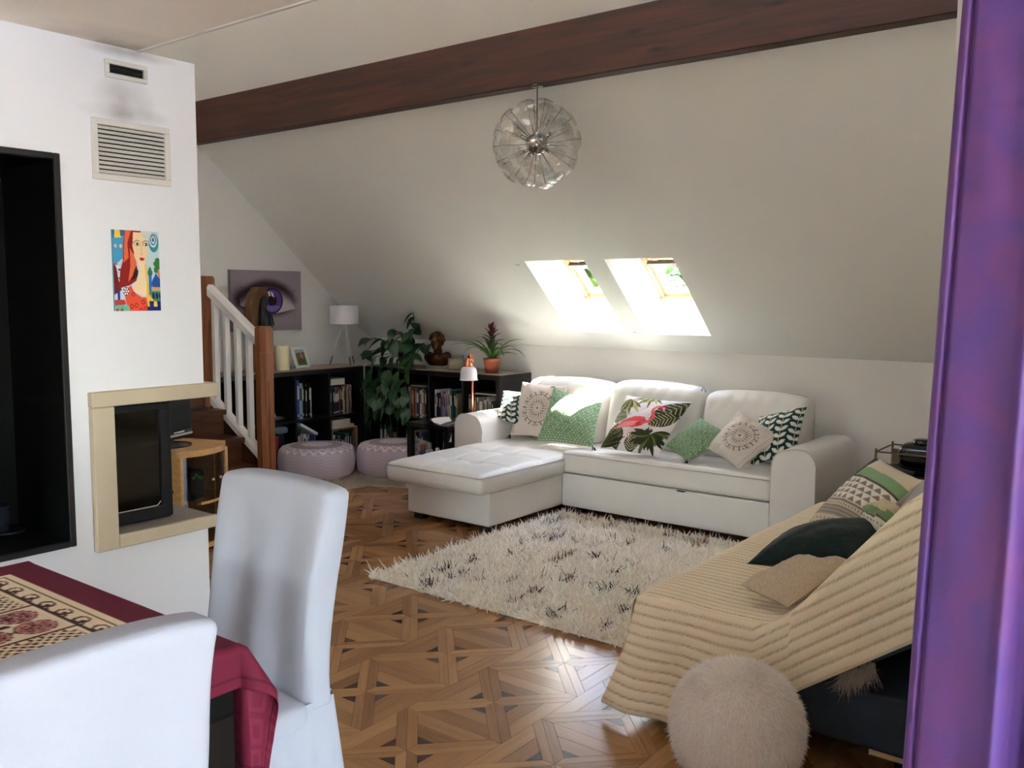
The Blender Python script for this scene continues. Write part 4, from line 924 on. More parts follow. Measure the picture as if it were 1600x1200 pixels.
# ---------------------------------------------------------------- staircase
m_stair = mat_wood('stair_wood', (64, 34, 18), (96, 54, 28), 'y', rough=0.4)
m_newel = mat_wood('newel_wood', (112, 64, 34), (150, 90, 50), 'z', rough=0.4)
m_white = mat('white_gloss_paint', (220, 218, 214), rough=0.4, var=0.02)
def staircase():
    yn = 3.70
    root = thing('staircase', 'dark wooden winding staircase with white baluster railing and brown newel posts', 'staircase', (-5.3, 3.4, 0))
    def newel(x, z0, z1, s):
        b = MB(); h = s / 2; ch = s * .25
        o8 = [(-h + ch, -h), (h - ch, -h), (h, -h + ch), (h, h - ch), (h - ch, h), (-h + ch, h), (-h, h - ch), (-h, -h + ch)]
        sq = [(-h, -h), (h, -h), (h, h), (-h, h)]
        b.prism([(x + u, yn + v) for u, v in o8], z1 - .13, z1 - .012, 'z'); b.prism([(x + u * .88, yn + v * .88) for u, v in o8], z1 - .012, z1, 'z')
        b.prism([(x + u, yn + v) for u, v in o8], z0 + .1, z1 - .13, 'z'); b.prism([(x + u * 1.12, yn + v * 1.12) for u, v in o8], z1 - .30, z1 - .17, 'z')
        b.prism([(x + u, yn + v) for u, v in sq], z0, z0 + .1, 'z')
        o = b.build('newel_post', m_newel, root)
        g = MB(); g.tube([(x + h + .001, yn - h * .15, z0 + .2), (x + h + .001, yn - h * .15, z1 - .36)], .006, 6); g.build('groove', m_newel, o)
        return o
    newel(-4.925, 0, 1.19, .105); newel(-5.55, 0, 1.52, .10)
    P = lambda x: 1.110 + (x + 4.99) * (1.425 - 1.110) / (-5.50 + 4.99)      # handrail centre height along x
    Q = lambda x: .355 + (x + 5.0) * (.690 - .355) / (-5.53 + 5.0)           # bottom rail
    def rail(x0, x1, H, w, t, nm):
        b = MB(); d = [(-w / 2, -t / 2), (w / 2, -t / 2), (w / 2, t * .2), (w * .3, t / 2), (-w * .3, t / 2), (-w / 2, t * .2)]
        vs = [(x, yn + u, H(x) + v) for x in (x0, x1) for u, v in d]; n = len(d)
        b.add(vs, [list(range(n)), list(range(2 * n - 1, n - 1, -1))] + [[i, n + i, n + (i + 1) % n, (i + 1) % n] for i in range(n)], smooth=False); return b.build(nm, m_white, root)
    rail(-5.50, -4.978, P, .065, .075, 'handrail'); rail(-5.50, -4.978, Q, .06, .065, 'bottom_rail')
    for x in (-5.46, -5.335, -5.21, -5.085):
        MB().box((x - .016, yn - .018, Q(x) + .02), (x + .016, yn + .018, P(x) - .03)).build('baluster', m_white, root)
    # winding treads: nosings fan out from the newel towards the viewer
    tr = [(0.275, -4.965, 0.0), (0.445, -5.10, .10), (0.615, -5.30, .22), (0.785, -5.50, .40), (0.955, -5.60, .7), (1.125, -5.60, 1.0)]
    for k, (z, x, sk) in enumerate(tr):
        x2 = X0 + .01 if k > 2 else (tr[k + 1][1] - .14)
        xa, xc = x, x + .0 - sk * .55
        poly = [(xa, yn - .04), (xc, yn - .80), (min(x2, xc - .16) - sk * .4 if k < 3 else X0 + .01, yn - .80), (x2, yn - .04)]
        poly = [(max(a, X0 + .01), b) for a, b in poly]
        MB().prism(poly, z - .034, z, 'z').build('tread', m_stair, root)
        rp = [(xa - .03, yn - .045), (xc - .03, yn - .79), (xc - .05, yn - .79), (xa - .05, yn - .045)]
        MB().prism([(max(a, X0 + .012), b) for a, b in rp], z - .172 if k else 0.102, z - .034, 'z').build('riser', m_stair, root)
    MB().prism([(-4.90, yn - .03), (-4.90, yn - .83), (-5.14, yn - .83), (-5.14, yn - .03)], .072, .104, 'z').build('tread', m_stair, root)
    MB().prism([(-4.93, yn - .04), (-4.93, yn - .82), (-4.95, yn - .82), (-4.95, yn - .04)], 0, .072, 'z').build('riser', m_stair, root)
    MB().prism([(-4.99, .06), (-4.99, .30), (-5.50, .655), (-5.50, .06)], yn + .022, yn + .045, 'y').build('stringer', m_stair, root)
staircase()

# ---------------------------------------------------------------- corner television on its cabinet
m_beech = mat_wood('beech_veneer', (186, 140, 86), (208, 164, 108), 'x', rough=0.45)
m_gloss = mat('gloss_black', (8, 8, 10), rough=0.12, var=0.1, spec=0.6)
m_smoke = mat_pane('smoked_glass', (.30, .27, .26), .03)
def tv_corner():
    # quarter-round cabinet; curved glass front looks towards the room
    cx, cy, zt2 = -4.365, 2.835, .57
    root = thing('television_cabinet', 'small beech corner television cabinet with curved smoked glass doors', 'cabinet', (cx, cy, 0))
    X = Matrix.Translation((cx, cy, 0)) @ Matrix.Rotation(math.radians(111), 4, 'Z')
    W, D = .215, .26
    def outline(s, o=0): return [(-W * s, D), (-W * s, -.02)] + [(W * s * math.sin(a), -.02 - .085 * s * (math.cos(a) - math.cos(1.15)) / (1 - math.cos(1.15)) - o) for a in np.linspace(-1.15, 1.15, 15) * 1.0] + [(W * s, -.02), (W * s, D)]
    def pr(poly, z0, z1, nm, m, mb=None):
        b = MB(); b.X = X; b.prism(poly, z0, z1, 'z'); return b.build(nm, m, root)
    ol = outline(1.0)
    pr(ol, zt2 - .032, zt2, 'top_panel', m_beech); pr(outline(.96), .03, .055, 'bottom_panel', m_beech); pr(outline(.90), .27, .285, 'shelf', m_beech)
    for s in (-1, 1):
        b = MB(); b.X = X; b.box((s * (W - .028), -.035, .055), (s * W * .98, D, zt2 - .032)); b.build('side_panel', m_beech, root)
    b = MB(); b.X = X; b.box((-W + .03, D - .015, .055), (W - .03, D, zt2 - .032)); b.build('back_panel', mat('cabinet_back', (40, 34, 30), rough=.8), root)
    for sgn in (-1, 1):
        ar = [(W * .92 * math.sin(a), -.02 - .075 * (math.cos(a) - math.cos(1.15)) / (1 - math.cos(1.15))) for a in (np.linspace(-1.12, -.02, 9) if sgn < 0 else np.linspace(.02, 1.12, 9))]
        b = MB(); b.X = X; b.add([(u, v, z) for z in (.06, zt2 - .036) for u, v in ar], [(i, i + 1, 9 + i + 1, 9 + i) for i in range(8)]); d = b.build('glass_door', m_smoke, root)
        kx, ky = ar[-1] if sgn < 0 else ar[0]
        b = MB(); b.X = X; b.ball((kx + sgn * .03, ky - .012, .40), .009, nu=8, nv=6); b.build('knob', m_steel, d)
    for s in (-1, 1):
        b = MB(); b.X = X; b.box((s * (W - .07), .1, 0), (s * (W - .03), .15, .03)); b.build('foot', m_dark, root); b = MB(); b.X = X; b.box((s * .10, -.07, 0), (s * .14, -.03, .03)); b.build('foot', m_dark, root)
    t = thing('modem_box', 'small dark box with green leaf mark standing inside the television cabinet', 'box', (cx, cy, .285)); b = MB(); b.X = X; b.box((-.10, -.01, .286), (.02, .10, .44)); b.build('case', m_dark, t)
    b = MB(); b.X = X
    for k in range(4): b.ball((-.07 + .022 * k, -.012, .408 + .012 * math.sin(k * 1.7)), (.016, .003, .009), nu=8, nv=5)
    b.build('leaf_mark', mat('lime_mark', (120, 220, 40), rough=.6), t)
    # television
    r2 = thing('television', 'small black flat television with silver lower edge on the beech cabinet', 'television', (cx, cy, zt2))
    Y = Matrix.Translation((-4.505, 2.74, zt2)) @ Matrix.Rotation(math.radians(111), 4, 'Z')
    def tb(nm, m, a, c2, ch=.003):
        b = MB(); b.X = Y; b.box(a, c2, ch=ch); return b.build(nm, m, r2)
    b = MB(); b.X = Y; b.lathe([(.0, .0), (.12, .0), (.12, .008), (.03, .018), (.02, .05), (.0, .05)], (0, .0, 0.0), 32, cap=False); b.X = None
    b.build('stand', m_gloss, r2)
    tb('housing', m_gloss, (-.25, -.02, .045), (.18, .03, .34)); tb('screen', mat('tv_screen', (9, 9, 11), rough=.3, spec=.2), (-.235, -.0215, .075), (.165, -.0200, .325), 0); tb('silver_edge', mat('silver_plastic', (172, 174, 178), rough=.35, metal=.4), (-.25, -.0225, .045), (.18, -.0195, .057), .001)
    b = MB(); b.X = Y
    for k in range(7): b.box((.02 + k * .013, -.0230, .063), (.028 + k * .013, -.0216, .071))
    b.build('badge', mat('badge_white', (210, 210, 210), rough=.5), r2)
tv_corner()
# ================================================================ bookcases and everything on them
m_espresso = mat_wood('blackbrown_laminate', (12, 10, 11), (20, 17, 17), 'x', rough=0.42)
ZB = .80
LB = dict(x0=X0 + .012, x1=-5.66, y0=3.83, y1=5.255)           # along the gable wall
RB = dict(x0=-5.645, x1=-4.192, y0=5.255, y1=YK - .006)        # along the knee wall
def bookcase(B, n, axis, label):
    root = thing('bookcase', label, 'bookcase', ((B['x0'] + B['x1']) / 2, (B['y0'] + B['y1']) / 2, 0), 'black two-tier cube bookcases')
    a, b_ = (B['y0'], B['y1']) if axis == 'y' else (B['x0'], B['x1'])
    def bx(nm, s0, s1, z0, z1, t=0.0, back=0.0):
        if axis == 'y': p, q = (B['x0'] + back, s0, z0), (B['x1'] - t, s1, z1)
        else: p, q = (s0, B['y0'] + t, z0), (s1, B['y1'] - back, z1)
        MB().box(p, q, ch=.0015).build(nm, m_espresso, root)
    T = .038; bx('top_panel', a, b_, ZB - T, ZB); bx('bottom_panel', a, b_, 0.0, T)
    bx('side_panel', a, a + T, T, ZB - T); bx('side_panel', b_ - T, b_, T, ZB - T)
    w = (b_ - a - T) / n
    for k in range(1, n):
        for z0, z1 in ((T, .392), (.410, ZB - T)): bx('divider', a + T / 2 + w * k - .008, a + T / 2 + w * k + .008, z0, z1, .004)
    bx('shelf_board', a + T, b_ - T, .392, .410, .003)
    for s, (z0, z1) in (('back_panel', (T, ZB - T)),):
        if axis == 'y': MB().box((B['x0'], a + T, z0), (B['x0'] + .006, b_ - T, z1)).build(s, m_espresso, root)
        else: MB().box((a + T, B['y1'] - .006, z0), (b_ - T, B['y1'], z1)).build(s, m_espresso, root)
bookcase(LB, 4, 'y', 'black cube bookcase along the gable wall under the eye canvas')
bookcase(RB, 4, 'x', 'black cube bookcase along the knee wall under the bust and red flowering plant')
m_run = mat('runner_cloth', (150, 138, 124), rough=0.85, var=0.10, scale=14, bump=.25, bscale=300)
def runner(pts, label):
    b = MB(); b.prism(pts, ZB + .0005, ZB + .007, 'z'); tag(b.build('shelf_runner', m_run, loc=(*pts[0], ZB)), label, 'runner', 'runners on the bookcases')
runner([(X0 + .06, 3.86), (-5.655, 3.86), (-5.65, 4.57), (-5.656, 4.575), (-5.65, 5.24), (X0 + .06, 5.24)], 'greyish brown runner covering the gable-side bookcase top')
runner([(-5.63, 5.262), (-4.90, 5.258), (-4.20, 5.262), (-4.20, 5.60), (-5.63, 5.60)], 'greyish brown runner covering the knee-wall bookcase top')

m_pages = mat('book_pages', (206, 198, 180), rough=0.9, var=0.08, scale=200, stretch=(1, 1, 1))
_bm = {}
def bookmat(c):
    if c not in _bm: _bm[c] = mat('book_cover', c, rough=0.55, var=0.10, scale=30)
    return _bm[c]
WORDS = {(1,): ''}
def cname(c):
    r, g, b = c; mx, mn = max(c), min(c)
    if mx < 52: return 'black' if mx - mn < 16 else ('dark navy' if b == mx else 'blackish brown' if r == mx else 'blackish green')
    if mx - mn < 22: return 'white' if mn > 180 else 'pale grey' if mn > 130 else 'grey' if mn > 70 else 'charcoal'
    if r == mx: return ('cream' if mn > 140 else 'tan' if mn > 90 else 'brown' if g > b * 1.05 and r < 150 else 'red' if g < 90 and b < 90 else 'pink' if b > g else 'orange') if not (b > g + 10) else 'purple' if r < 130 else 'pink'
    if b == mx: return ('pale blue' if mn > 120 else 'lavender' if r > g else 'blue') if b > g + 12 else 'teal'
    return 'teal' if b > r + 15 else 'green' if b > 70 else 'olive green'
ORD = ['first', 'second', 'third', 'fourth', 'fifth', 'sixth', 'seventh', 'eighth', 'ninth', 'tenth', 'eleventh', 'twelfth', 'thirteenth', 'fourteenth', 'fifteenth', 'sixteenth']
m_spine = mat('spine_print', (214, 208, 190), rough=.7, var=.3, scale=160); m_spine2 = mat('spine_print_dark', (50, 44, 44), rough=.7, var=.3, scale=160)
def book(axis, s, front, z, t, h, d, c, label, group, lean=0.0, band=True, nm='book'):
    """upright book; axis: which way the row runs; spine at 'front' plane, looking into the room"""
    X = Matrix.Translation((front, s, z) if axis == 'y' else (s, front, z)) @ Matrix.Rotation(math.radians(0 if axis == 'y' else -90), 4, 'Z') @ Matrix.Rotation(lean, 4, 'X')
    # local: x out of the shelf, y along the row (0..t), z up
    def L(sgn): return (0, t * sgn)
    b = MB(); b.X = X; q = min(.003, t * .18); y0, y1 = (0, t) if axis == 'y' else (-t, 0)
    if axis == 'x': y0, y1 = 0, t
    b.mi = 0; b.box((-d, y0, 0), (0, y0 + q, h)); b.box((-d, y1 - q, 0), (0, y1, h)); b.box((-q, y0 + q, 0), (.0015, y1 - q, h))
    b.mi = 1; b.box((-d + .004, y0 + q, .003), (-q, y1 - q, h - .003))
    b.mi = 2
    if band and t > .008: b.box((.0013, y0 + t * .25, h * .52), (.0022, y1 - t * .25, h * .86)); b.box((.0013, y0 + t * .3, h * .07), (.0022, y1 - t * .3, h * .13))
    o = b.build(nm, [bookmat(c), m_pages, m_spine if sum(c) < 380 else m_spine2], loc=X.translation)
    return tag(o, label, 'book', group)
def row(axis, s0, front, z, items, where, group, r):
    """items: (colour, thickness, height, lean)"""
    s = s0; out = []
    for i, it in enumerate(items):
        c, t, h = it[:3]; lean = it[3] if len(it) > 3 else 0.0
        d = r.uniform(.14, .19); 
        lab = f"{'thin ' if t < .017 else 'thick ' if t > .032 else ''}{'tall ' if h > .25 else 'short ' if h < .18 else ''}{cname(c)} book, {ORD[i]} from left {where}"
        if axis == 'y': book('y', s, front - r.uniform(.015, .05), z, t, h, d, c, lab, group, lean)
        else: book('x', s + t if False else s, front + r.uniform(.015, .05), z, t, h, d, c, lab, group, lean)
        s += t + .0015
    return s
def fix_x():                                                    # for axis x the local y runs towards -X after the turn
    pass
r = random.Random(11)
G = 'books in the black bookcases'
FX = -5.68; FY = 5.275; in_2 = 'upper second compartment, knee-wall bookcase'; in_3 = 'upper third compartment, knee-wall bookcase'
# gable-side bookcase (row runs along y, left to right in the photo)
row('y', 4.575, FX, .4105, [((190, 196, 206), .014, .30), ((38, 72, 150), .024, .31), ((128, 152, 178), .034, .285)], 'upper second compartment by the gable', G, r)
row('y', 4.66, FX - .03, .4105, [((16, 15, 16), .018, .30), ((20, 18, 18), .014, .27), ((24, 22, 20), .016, .26), ((52, 42, 32), .010, .31), ((26, 24, 24), .016, .28), ((214, 210, 204), .034, .235)], 'of the dark group, upper second compartment', G, r)
row('y', 4.93, FX, .4105, [((72, 60, 60), .018, .21), ((38, 44, 44), .014, .22), ((30, 34, 40), .014, .20), ((64, 104, 130), .010, .225), ((18, 18, 22), .026, .20), ((170, 50, 66), .024, .225), ((50, 70, 70), .012, .24), ((26, 26, 28), .012, .22), ((200, 190, 130), .012, .225), ((196, 198, 180), .016, .20), ((24, 30, 28), .008, .22), ((180, 150, 130), .012, .235), ((110, 70, 76), .014, .23), ((200, 200, 198), .018, .235)], 'upper third compartment by the gable', G, r)
def flat_book(x0, y0, x1, y1, z, t, c, label, rz=0.0, nm='book', cat='book', group=None):
    X = Matrix.Translation(((x0 + x1) / 2, (y0 + y1) / 2, z)) @ Matrix.Rotation(rz, 4, 'Z'); w, d = (x1 - x0) / 2, (y1 - y0) / 2
    b = MB(); b.X = X; q = .003; b.mi = 0; b.box((-w, -d, 0), (w, d, q)); b.box((-w, -d, t - q), (w, d, t)); b.box((-w, -d, q), (-w + q, d, t - q)); b.mi = 1; b.box((-w + q, -d + .003, q), (w - .002, d - .003, t - q))
    tag(b.build(nm, [bookmat(c), m_pages], loc=(X.translation)), label, cat, group)
flat_book(-5.90, 4.93, -5.70, 5.085, .655, .055, (36, 96, 102), 'teal book lying flat on top of the books in the upper third compartment')
# lower left compartments
def folder(y, z, t, h, d, c, lean, label, x=FX): book('y', y, x, z, t, h, d, c, label, 'folders in the lower left compartments', lean, band=False, nm='folder')
folder(4.325, .039, .036, .27, .22, (132, 34, 40), -.06, 'red folder standing in the lowest left compartment beside the newel post', -5.67)
folder(4.385, .039, .010, .23, .20, (196, 186, 190), .16, 'slim white folder leaning beside the red folder'); folder(4.405, .041, .008, .21, .20, (200, 196, 192), .22, 'second slim white folder leaning outermost beside the red folder')
def bag():
    V, F = rbox((-5.90, 4.445, .039), (-5.72, 4.535, .34), .05, 8, 8, 12, fn=lambda P, N: P + N * (.010 * wav(P, 14)[:, None]) + np.stack([0 * P[:, 0], -.28 * (P[:, 2] - .04) * 0 - .05 * (P[:, 2] - .04) / .3, 0 * P[:, 0]], 1))
    root = thing('cloth_bag', 'dark navy cloth bag with pale crumpled top in the lowest left compartment', 'bag', (-5.8, 4.46, .039)); arr_mesh('body', V, F, mat('navy_cloth', (30, 28, 54), rough=.9), root)
    V, F = rbox((-5.86, 4.36, .318), (-5.70, 4.50, .372), .024, 8, 8, 4, fn=lambda P, N: P + N * (.010 * wav(P, 26)[:, None])); arr_mesh('crumpled_top', V, F, mat('pale_blue_plastic', (112, 128, 148), rough=.4), root)
bag()
row('y', 4.585, FX, .039, [((30, 36, 60), .030, .28), ((84, 104, 66), .022, .29), ((190, 190, 186), .030, .25), ((196, 194, 190), .016, .22), ((170, 160, 176), .018, .24)], 'lower second compartment by the gable', G, r)
folder(4.735, .039, .012, .235, .20, (58, 80, 142), 0, 'blue folder standing front-on in the lower second compartment')
MB_ = MB(); MB_.X = Matrix.Translation((-5.76, 4.66, .335)) @ Matrix.Rotation(-.52, 4, 'X'); MB_.box((-.10, -.09, -.012), (.10, .11, .012), ch=.006); tag(MB_.build('folder', bookmat((190, 198, 204)), loc=(-5.76, 4.66, .335)), 'white padded folder lying slanted across the lower second compartment books', 'book')
def wooden_box():
    root = thing('wooden_crate', 'pale wooden crate with books inside in the lower corner compartment', 'crate', (-5.79, 5.07, .039)); m = mat_wood('raw_board', (112, 100, 82), (136, 122, 102), 'y', rough=.7)
    MB().box((-5.93, 4.925, .285), (-5.685, 5.20, .297)).build('top_board', m, root); MB().box((-5.93, 5.188, .039), (-5.685, 5.204, .285)).build('side_board', m, root); MB().box((-5.93, 4.925, .039), (-5.685, 4.935, .285)).build('side_board', m, root); MB().box((-5.93, 4.935, .039), (-5.92, 5.188, .285)).build('back_board', m, root)
wooden_box()
row('y', 4.94, FX - .01, .0395, [((182, 176, 160), .022, .20), ((190, 186, 172), .016, .20), ((30, 32, 34), .022, .19), ((44, 50, 50), .016, .18), ((100, 104, 104), .014, .19), ((34, 36, 38), .030, .18), ((60, 34, 30), .014, .17), ((60, 70, 60), .016, .19), ((40, 120, 124), .020, .20), ((50, 130, 134), .020, .20), ((32, 44, 44), .016, .2)], 'in the wooden crate', G, r)
flat_book(-5.90, 4.93, -5.69, 5.175, .2975, .024, (200, 200, 196), 'flat white book lower of the two stacked on the wooden crate'); flat_book(-5.90, 4.93, -5.69, 5.13, .3225, .046, (206, 206, 204), 'thick white book upper of the two stacked on the wooden crate')
# knee-wall bookcase: rows run along x
FYB = FY
def rowx(x0, z, items, where, rr=r):
    s = x0
    for i, it in enumerate(items):
        c, t, h = it[:3]; lean = it[3] if len(it) > 3 else 0
        lab = f"{'thin ' if t < .017 else 'thick ' if t > .032 else ''}{'tall ' if h > .25 else 'short ' if h < .18 else ''}{cname(c)} book, {ORD[i]} from left {where}"
        book('x', s, FYB + rr.uniform(0, .03), z, t, h, rr.uniform(.14, .19), c, lab, G, lean); s += t + .0015
rowx(-5.535, .4105, [((180, 164, 140), .020, .22), ((206, 196, 178), .016, .20), ((186, 150, 120), .014, .24), ((150, 108, 80), .012, .23), ((210, 196, 170), .016, .24), ((120, 130, 150), .020, .235), ((70, 92, 140), .014, .24), ((66, 84, 96), .014, .21), ((86, 44, 84), .020, .215), ((180, 180, 190), .014, .23), ((120, 110, 130), .018, .235), ((40, 38, 50), .014, .23), ((150, 120, 130), .012, .20)], 'in the compartment below the trailing plant')
rowx(-5.225, .4105, [((44, 52, 58), .016, .235), ((40, 84, 98), .022, .22), ((26, 40, 44), .016, .22), ((150, 150, 146), .026, .245), ((60, 46, 44), .014, .22), ((170, 96, 70), .018, .215), ((150, 110, 74), .020, .235), ((190, 186, 120), .012, .205), ((44, 60, 96), .030, .235), ((200, 196, 186), .020, .225), ((140, 116, 92), .024, .24), ((30, 28, 28), .016, .23)], in_2)
rowx(-4.872, .4105, [((200, 200, 198), .018, .24), ((26, 26, 34), .016, .215), ((34, 30, 44), .014, .20), ((136, 116, 150), .026, .225), ((44, 92, 136), .018, .22), ((150, 150, 176), .016, .215), ((48, 120, 160), .022, .165), ((190, 160, 130), .010, .235, .10), ((186, 190, 176), .014, .245, .10), ((30, 84, 76), .022, .24, .07), ((38, 70, 52), .018, .235, .05), ((130, 120, 96), .014, .22)], in_3)
rowx(-4.520, .4105, [((140, 100, 64), .018, .225), ((92, 60, 44), .022, .22), ((70, 34, 36), .018, .215), ((130, 110, 96), .012, .21), ((206, 202, 196), .014, .205), ((96, 92, 90), .058, .210), ((196, 194, 190), .014, .195), ((160, 170, 170), .018, .215), ((200, 190, 160), .012, .19), ((180, 160, 130), .018, .185), ((60, 56, 60), .024, .19)], 'in the compartment behind the copper lamp')
rowx(-5.52, .039, [((60, 70, 84), .022, .27), ((44, 54, 66), .026, .28), ((90, 80, 90), .016, .275), ((100, 100, 104), .022, .28), ((60, 50, 44), .028, .24), ((150, 40, 40), .016, .22), ((46, 34, 34), .020, .20), ((190, 176, 168), .018, .22)], 'in the lower corner behind the pouf')
rowx(-5.21, .039, [((70, 86, 96), .030, .26), ((50, 60, 70), .026, .26), ((30, 30, 34), .022, .25), ((150, 140, 60), .014, .26), ((190, 184, 150), .012, .255), ((34, 36, 46), .026, .25), ((28, 30, 36), .024, .24), ((140, 146, 156), .016, .26), ((60, 62, 70), .022, .25)], 'in the lower compartment behind the side table')
rowx(-4.86, .039, [((120, 124, 130), .016, .26), ((36, 38, 42), .018, .24), ((90, 96, 104), .018, .25), ((40, 42, 46), .026, .24), ((70, 74, 84), .018, .23)], 'behind the table, lower third compartment')
flat_book(-5.47, 5.29, -5.34, 5.46, .652, .014, (120, 118, 116), 'flat grey book lying on top of the corner books below the plant')
flat_book(-5.15, 5.29, -4.98, 5.46, .659, .014, (96, 100, 98), 'flat grey book lying on the row left of the copper lamp')
flat_book(-4.47, 5.29, -4.25, 5.44, .642, .014, (60, 58, 58), 'flat charcoal book lying on the row behind the copper lamp')

# ornaments in the compartment beside the newel
m_gold = mat('old_gold', (170, 132, 70), rough=.35, metal=.8, var=.2, scale=30); m_china = mat('white_china', (206, 200, 190), rough=.25)
def ornaments():
    t = thing('glass_dish', 'shallow glass dish with small trinkets in the compartment beside the newel post', 'dish', (-5.80, 4.42, .4105))
    MB().lathe([(.03, 0), (.035, .004), (.095, .022), (.10, .026), (.092, .024), (.03, .009)], (-5.80, 4.42, .4105), 28).build('bowl', mat('pressed_glass', (150, 148, 140), rough=.12, spec=.7), t)
    MB().ball((-5.80, 4.40, .437), (.035, .03, .016), nu=12, nv=8).build('red_pouch', mat('red_cloth', (120, 30, 40), rough=.8), t)
    MB().lathe([(.0, 0), (.022, .0), (.018, .02), (.004, .055), (0, .06)], (-5.79, 4.425, .437), 12, cap=False).build('shell', m_china, t)
    for i, (y, h, lab) in enumerate(((4.30, .10, 'small gold lidded jar beside the newel post'), (4.345, .07, 'low gold trinket pot left of the glass dish'))):
        q = thing('trinket_pot', lab, 'pot', (-5.80, y, .4105)); MB().lathe([(.018, 0), (.024, .01), (.026, h * .6), (.018, h * .8), (.020, h * .82), (.004, h), (0, h)], (-5.80, y, .4105), 18, cap=False).build('body', m_gold, q); MB().ball((-5.80, y, .4105 + h), .007, nu=8, nv=6).build('knob', m_gold, q)
    for i, z in enumerate((.0, .046, .092)):
        MB
    q = thing('china_figurine', 'white and gold china figurine half hidden by the newel post', 'figurine', (-5.86, 4.275, .4105)); MB().lathe([(.026, 0), (.03, .01), (.016, .05), (.022, .10), (.018, .14), (.010, .16), (.018, .18), (.014, .21), (0, .22)], (-5.86, 4.275, .4105), 16, cap=False).build('body', m_china, q); MB().lathe([(.031, 0), (.031, .012), (.02, .014)], (-5.86, 4.275, .4107), 16).build('gilt_base', m_gold, q)
ornaments()

# ---------------------------------------------------------------- on top of the gable-side bookcase
ZT = ZB + .0072
def sculpture():
    """carved wooden arch enclosing a black figure"""
    root = thing('carved_sculpture', 'carved wooden arch sculpture with black figure in front of the eye canvas', 'sculpture', (-5.82, 4.33, ZT))
    X = Matrix.Translation((-5.82, 4.325, ZT)) @ Matrix.Rotation(math.radians(8), 4, 'Z')
    mw = mat_wood('carved_wood', (70, 44, 20), (112, 76, 40), 'z', rough=.55); mb = mat('ebony', (16, 15, 15), rough=.4, bump=.3, bscale=40)
    outer = [(-.075, 0), (-.095, .18), (-.105, .36), (-.10, .50), (-.075, .59), (-.02, .645), (.03, .640), (.075, .60), (.085, .56), (.03, .585), (-.01, .56), (-.03, .50), (-.035, .38), (-.04, .30), (.01, .26), (.03, .20), (.03, 0)]
    b = MB(); b.X = X; b.prism([(u, v) for u, v in outer], -.045, .045, 'x'); o = b.build('wooden_arch', mw, root); bv = o.modifiers.new('soft', 'BEVEL'); bv.width = .012; bv.segments = 2; bv.limit_method = 'ANGLE'
    b = MB(); b.X = X
    b.lathe([(.030, .26), (.055, .30), (.062, .38), (.055, .45), (.034, .475), (.032, .49), (.044, .52), (.046, .555), (.034, .582), (.012, .592)], (0, .045, 0), 18); b.tube([(0.03, .085, .44), (.045, .10, .36), (.03, .07, .30)], [.02, .018, .014]); b.tube([(.02, .0, .44), (.045, -.005, .37), (.04, .04, .32)], [.018, .016, .012]); b.ball((.04, .045, .535), (.012, .010, .02), nu=8, nv=6)
    b.build('black_figure', mb, root)
    b = MB(); b.X = X; b.ball((.03, -.06, .17), (.03, .022, .035), nu=12, nv=8); b.build('pale_inlay', mat('bone_inlay', (176, 164, 140), rough=.5), root)
sculpture()
cd = thing('pillar_candle', 'tall cream pillar candle on the bookcase beside the newel post', 'candle', (-5.76, 4.50, ZT))
MB().lathe([(0, 0), (.050, 0), (.052, .004), (.052, .185), (.048, .190), (.030, .182), (0, .180)], (-5.76, 4.50, ZT), 32, cap=False).build('wax', mat('cream_wax', (232, 222, 184), rough=.45, var=.03), cd); MB().tube([(-5.76, 4.50, ZT + .178), (-5.758, 4.501, ZT + .195)], .0018, 6).build('wick', m_thread, cd)
def photo_frame():
    root = thing('photo_frame', 'white photo frame with a green snapshot leaning on the bookcase', 'photo frame', (-5.80, 4.75, ZT))
    X = Matrix.Translation((-5.80, 4.735, ZT)) @ Matrix.Rotation(math.radians(6), 4, 'Z') @ Matrix.Rotation(-.36, 4, 'Y') @ Matrix.Rotation(.0, 4, 'X')
    w, h, t = .075, .178, .022
    b = MB(); b.X = X; b.box((-.008, -w, 0), (.008, w, t)); b.box((-.008, -w, h - t), (.008, w, h)); b.box((-.008, -w, t), (.008, -w + t, h - t)); b.box((-.008, w - t, t), (.008, w, h - t)); b.build('frame', m_white, root)
    B = Board(40, 50, (96, 92, 70)); B.poly([(0, 0), (1, 0), (1, .18), (0, .22)], (150, 170, 180)); B.poly([(0, .62), (1, .55), (1, 1), (0, 1)], (58, 92, 44)); B.ell(.40, .45, .16, .2, (110, 74, 54)); B.ell(.62, .42, .14, .2, (150, 120, 96)); B.ell(.5, .7, .24, .16, (84, 60, 50))
    U, V = np.meshgrid(np.linspace(0, 1, 40), np.linspace(0, 1, 50)); P = np.stack([np.full(U.shape, .002), -w + t + (2 * w - 2 * t) * U, h - t - (h - 2 * t) * V], -1).reshape(-1, 3); P = np.array([X @ Vector(p) for p in P]); arr_mesh('photograph', P, grid_faces(50, 40), m_print, root, colors=B.lin().reshape(-1, 3))
    b = MB(); b.X = X; b.box((-.004, -w + .01, .01), (.0012, w - .01, h - .01)); b.build('backing', m_dark, root)
    b = MB(); b.add([(-5.822, 4.72, ZT), (-5.822, 4.75, ZT), (-5.895, 4.75, ZT), (-5.895, 4.72, ZT), (-5.845, 4.72, ZT + .09), (-5.845, 4.75, ZT + .09)], [(0, 1, 5, 4), (2, 3, 4, 5), (3, 0, 4), (1, 2, 5), (0, 3, 2, 1)], smooth=False); b.build('strut', m_dark, root)
photo_frame()
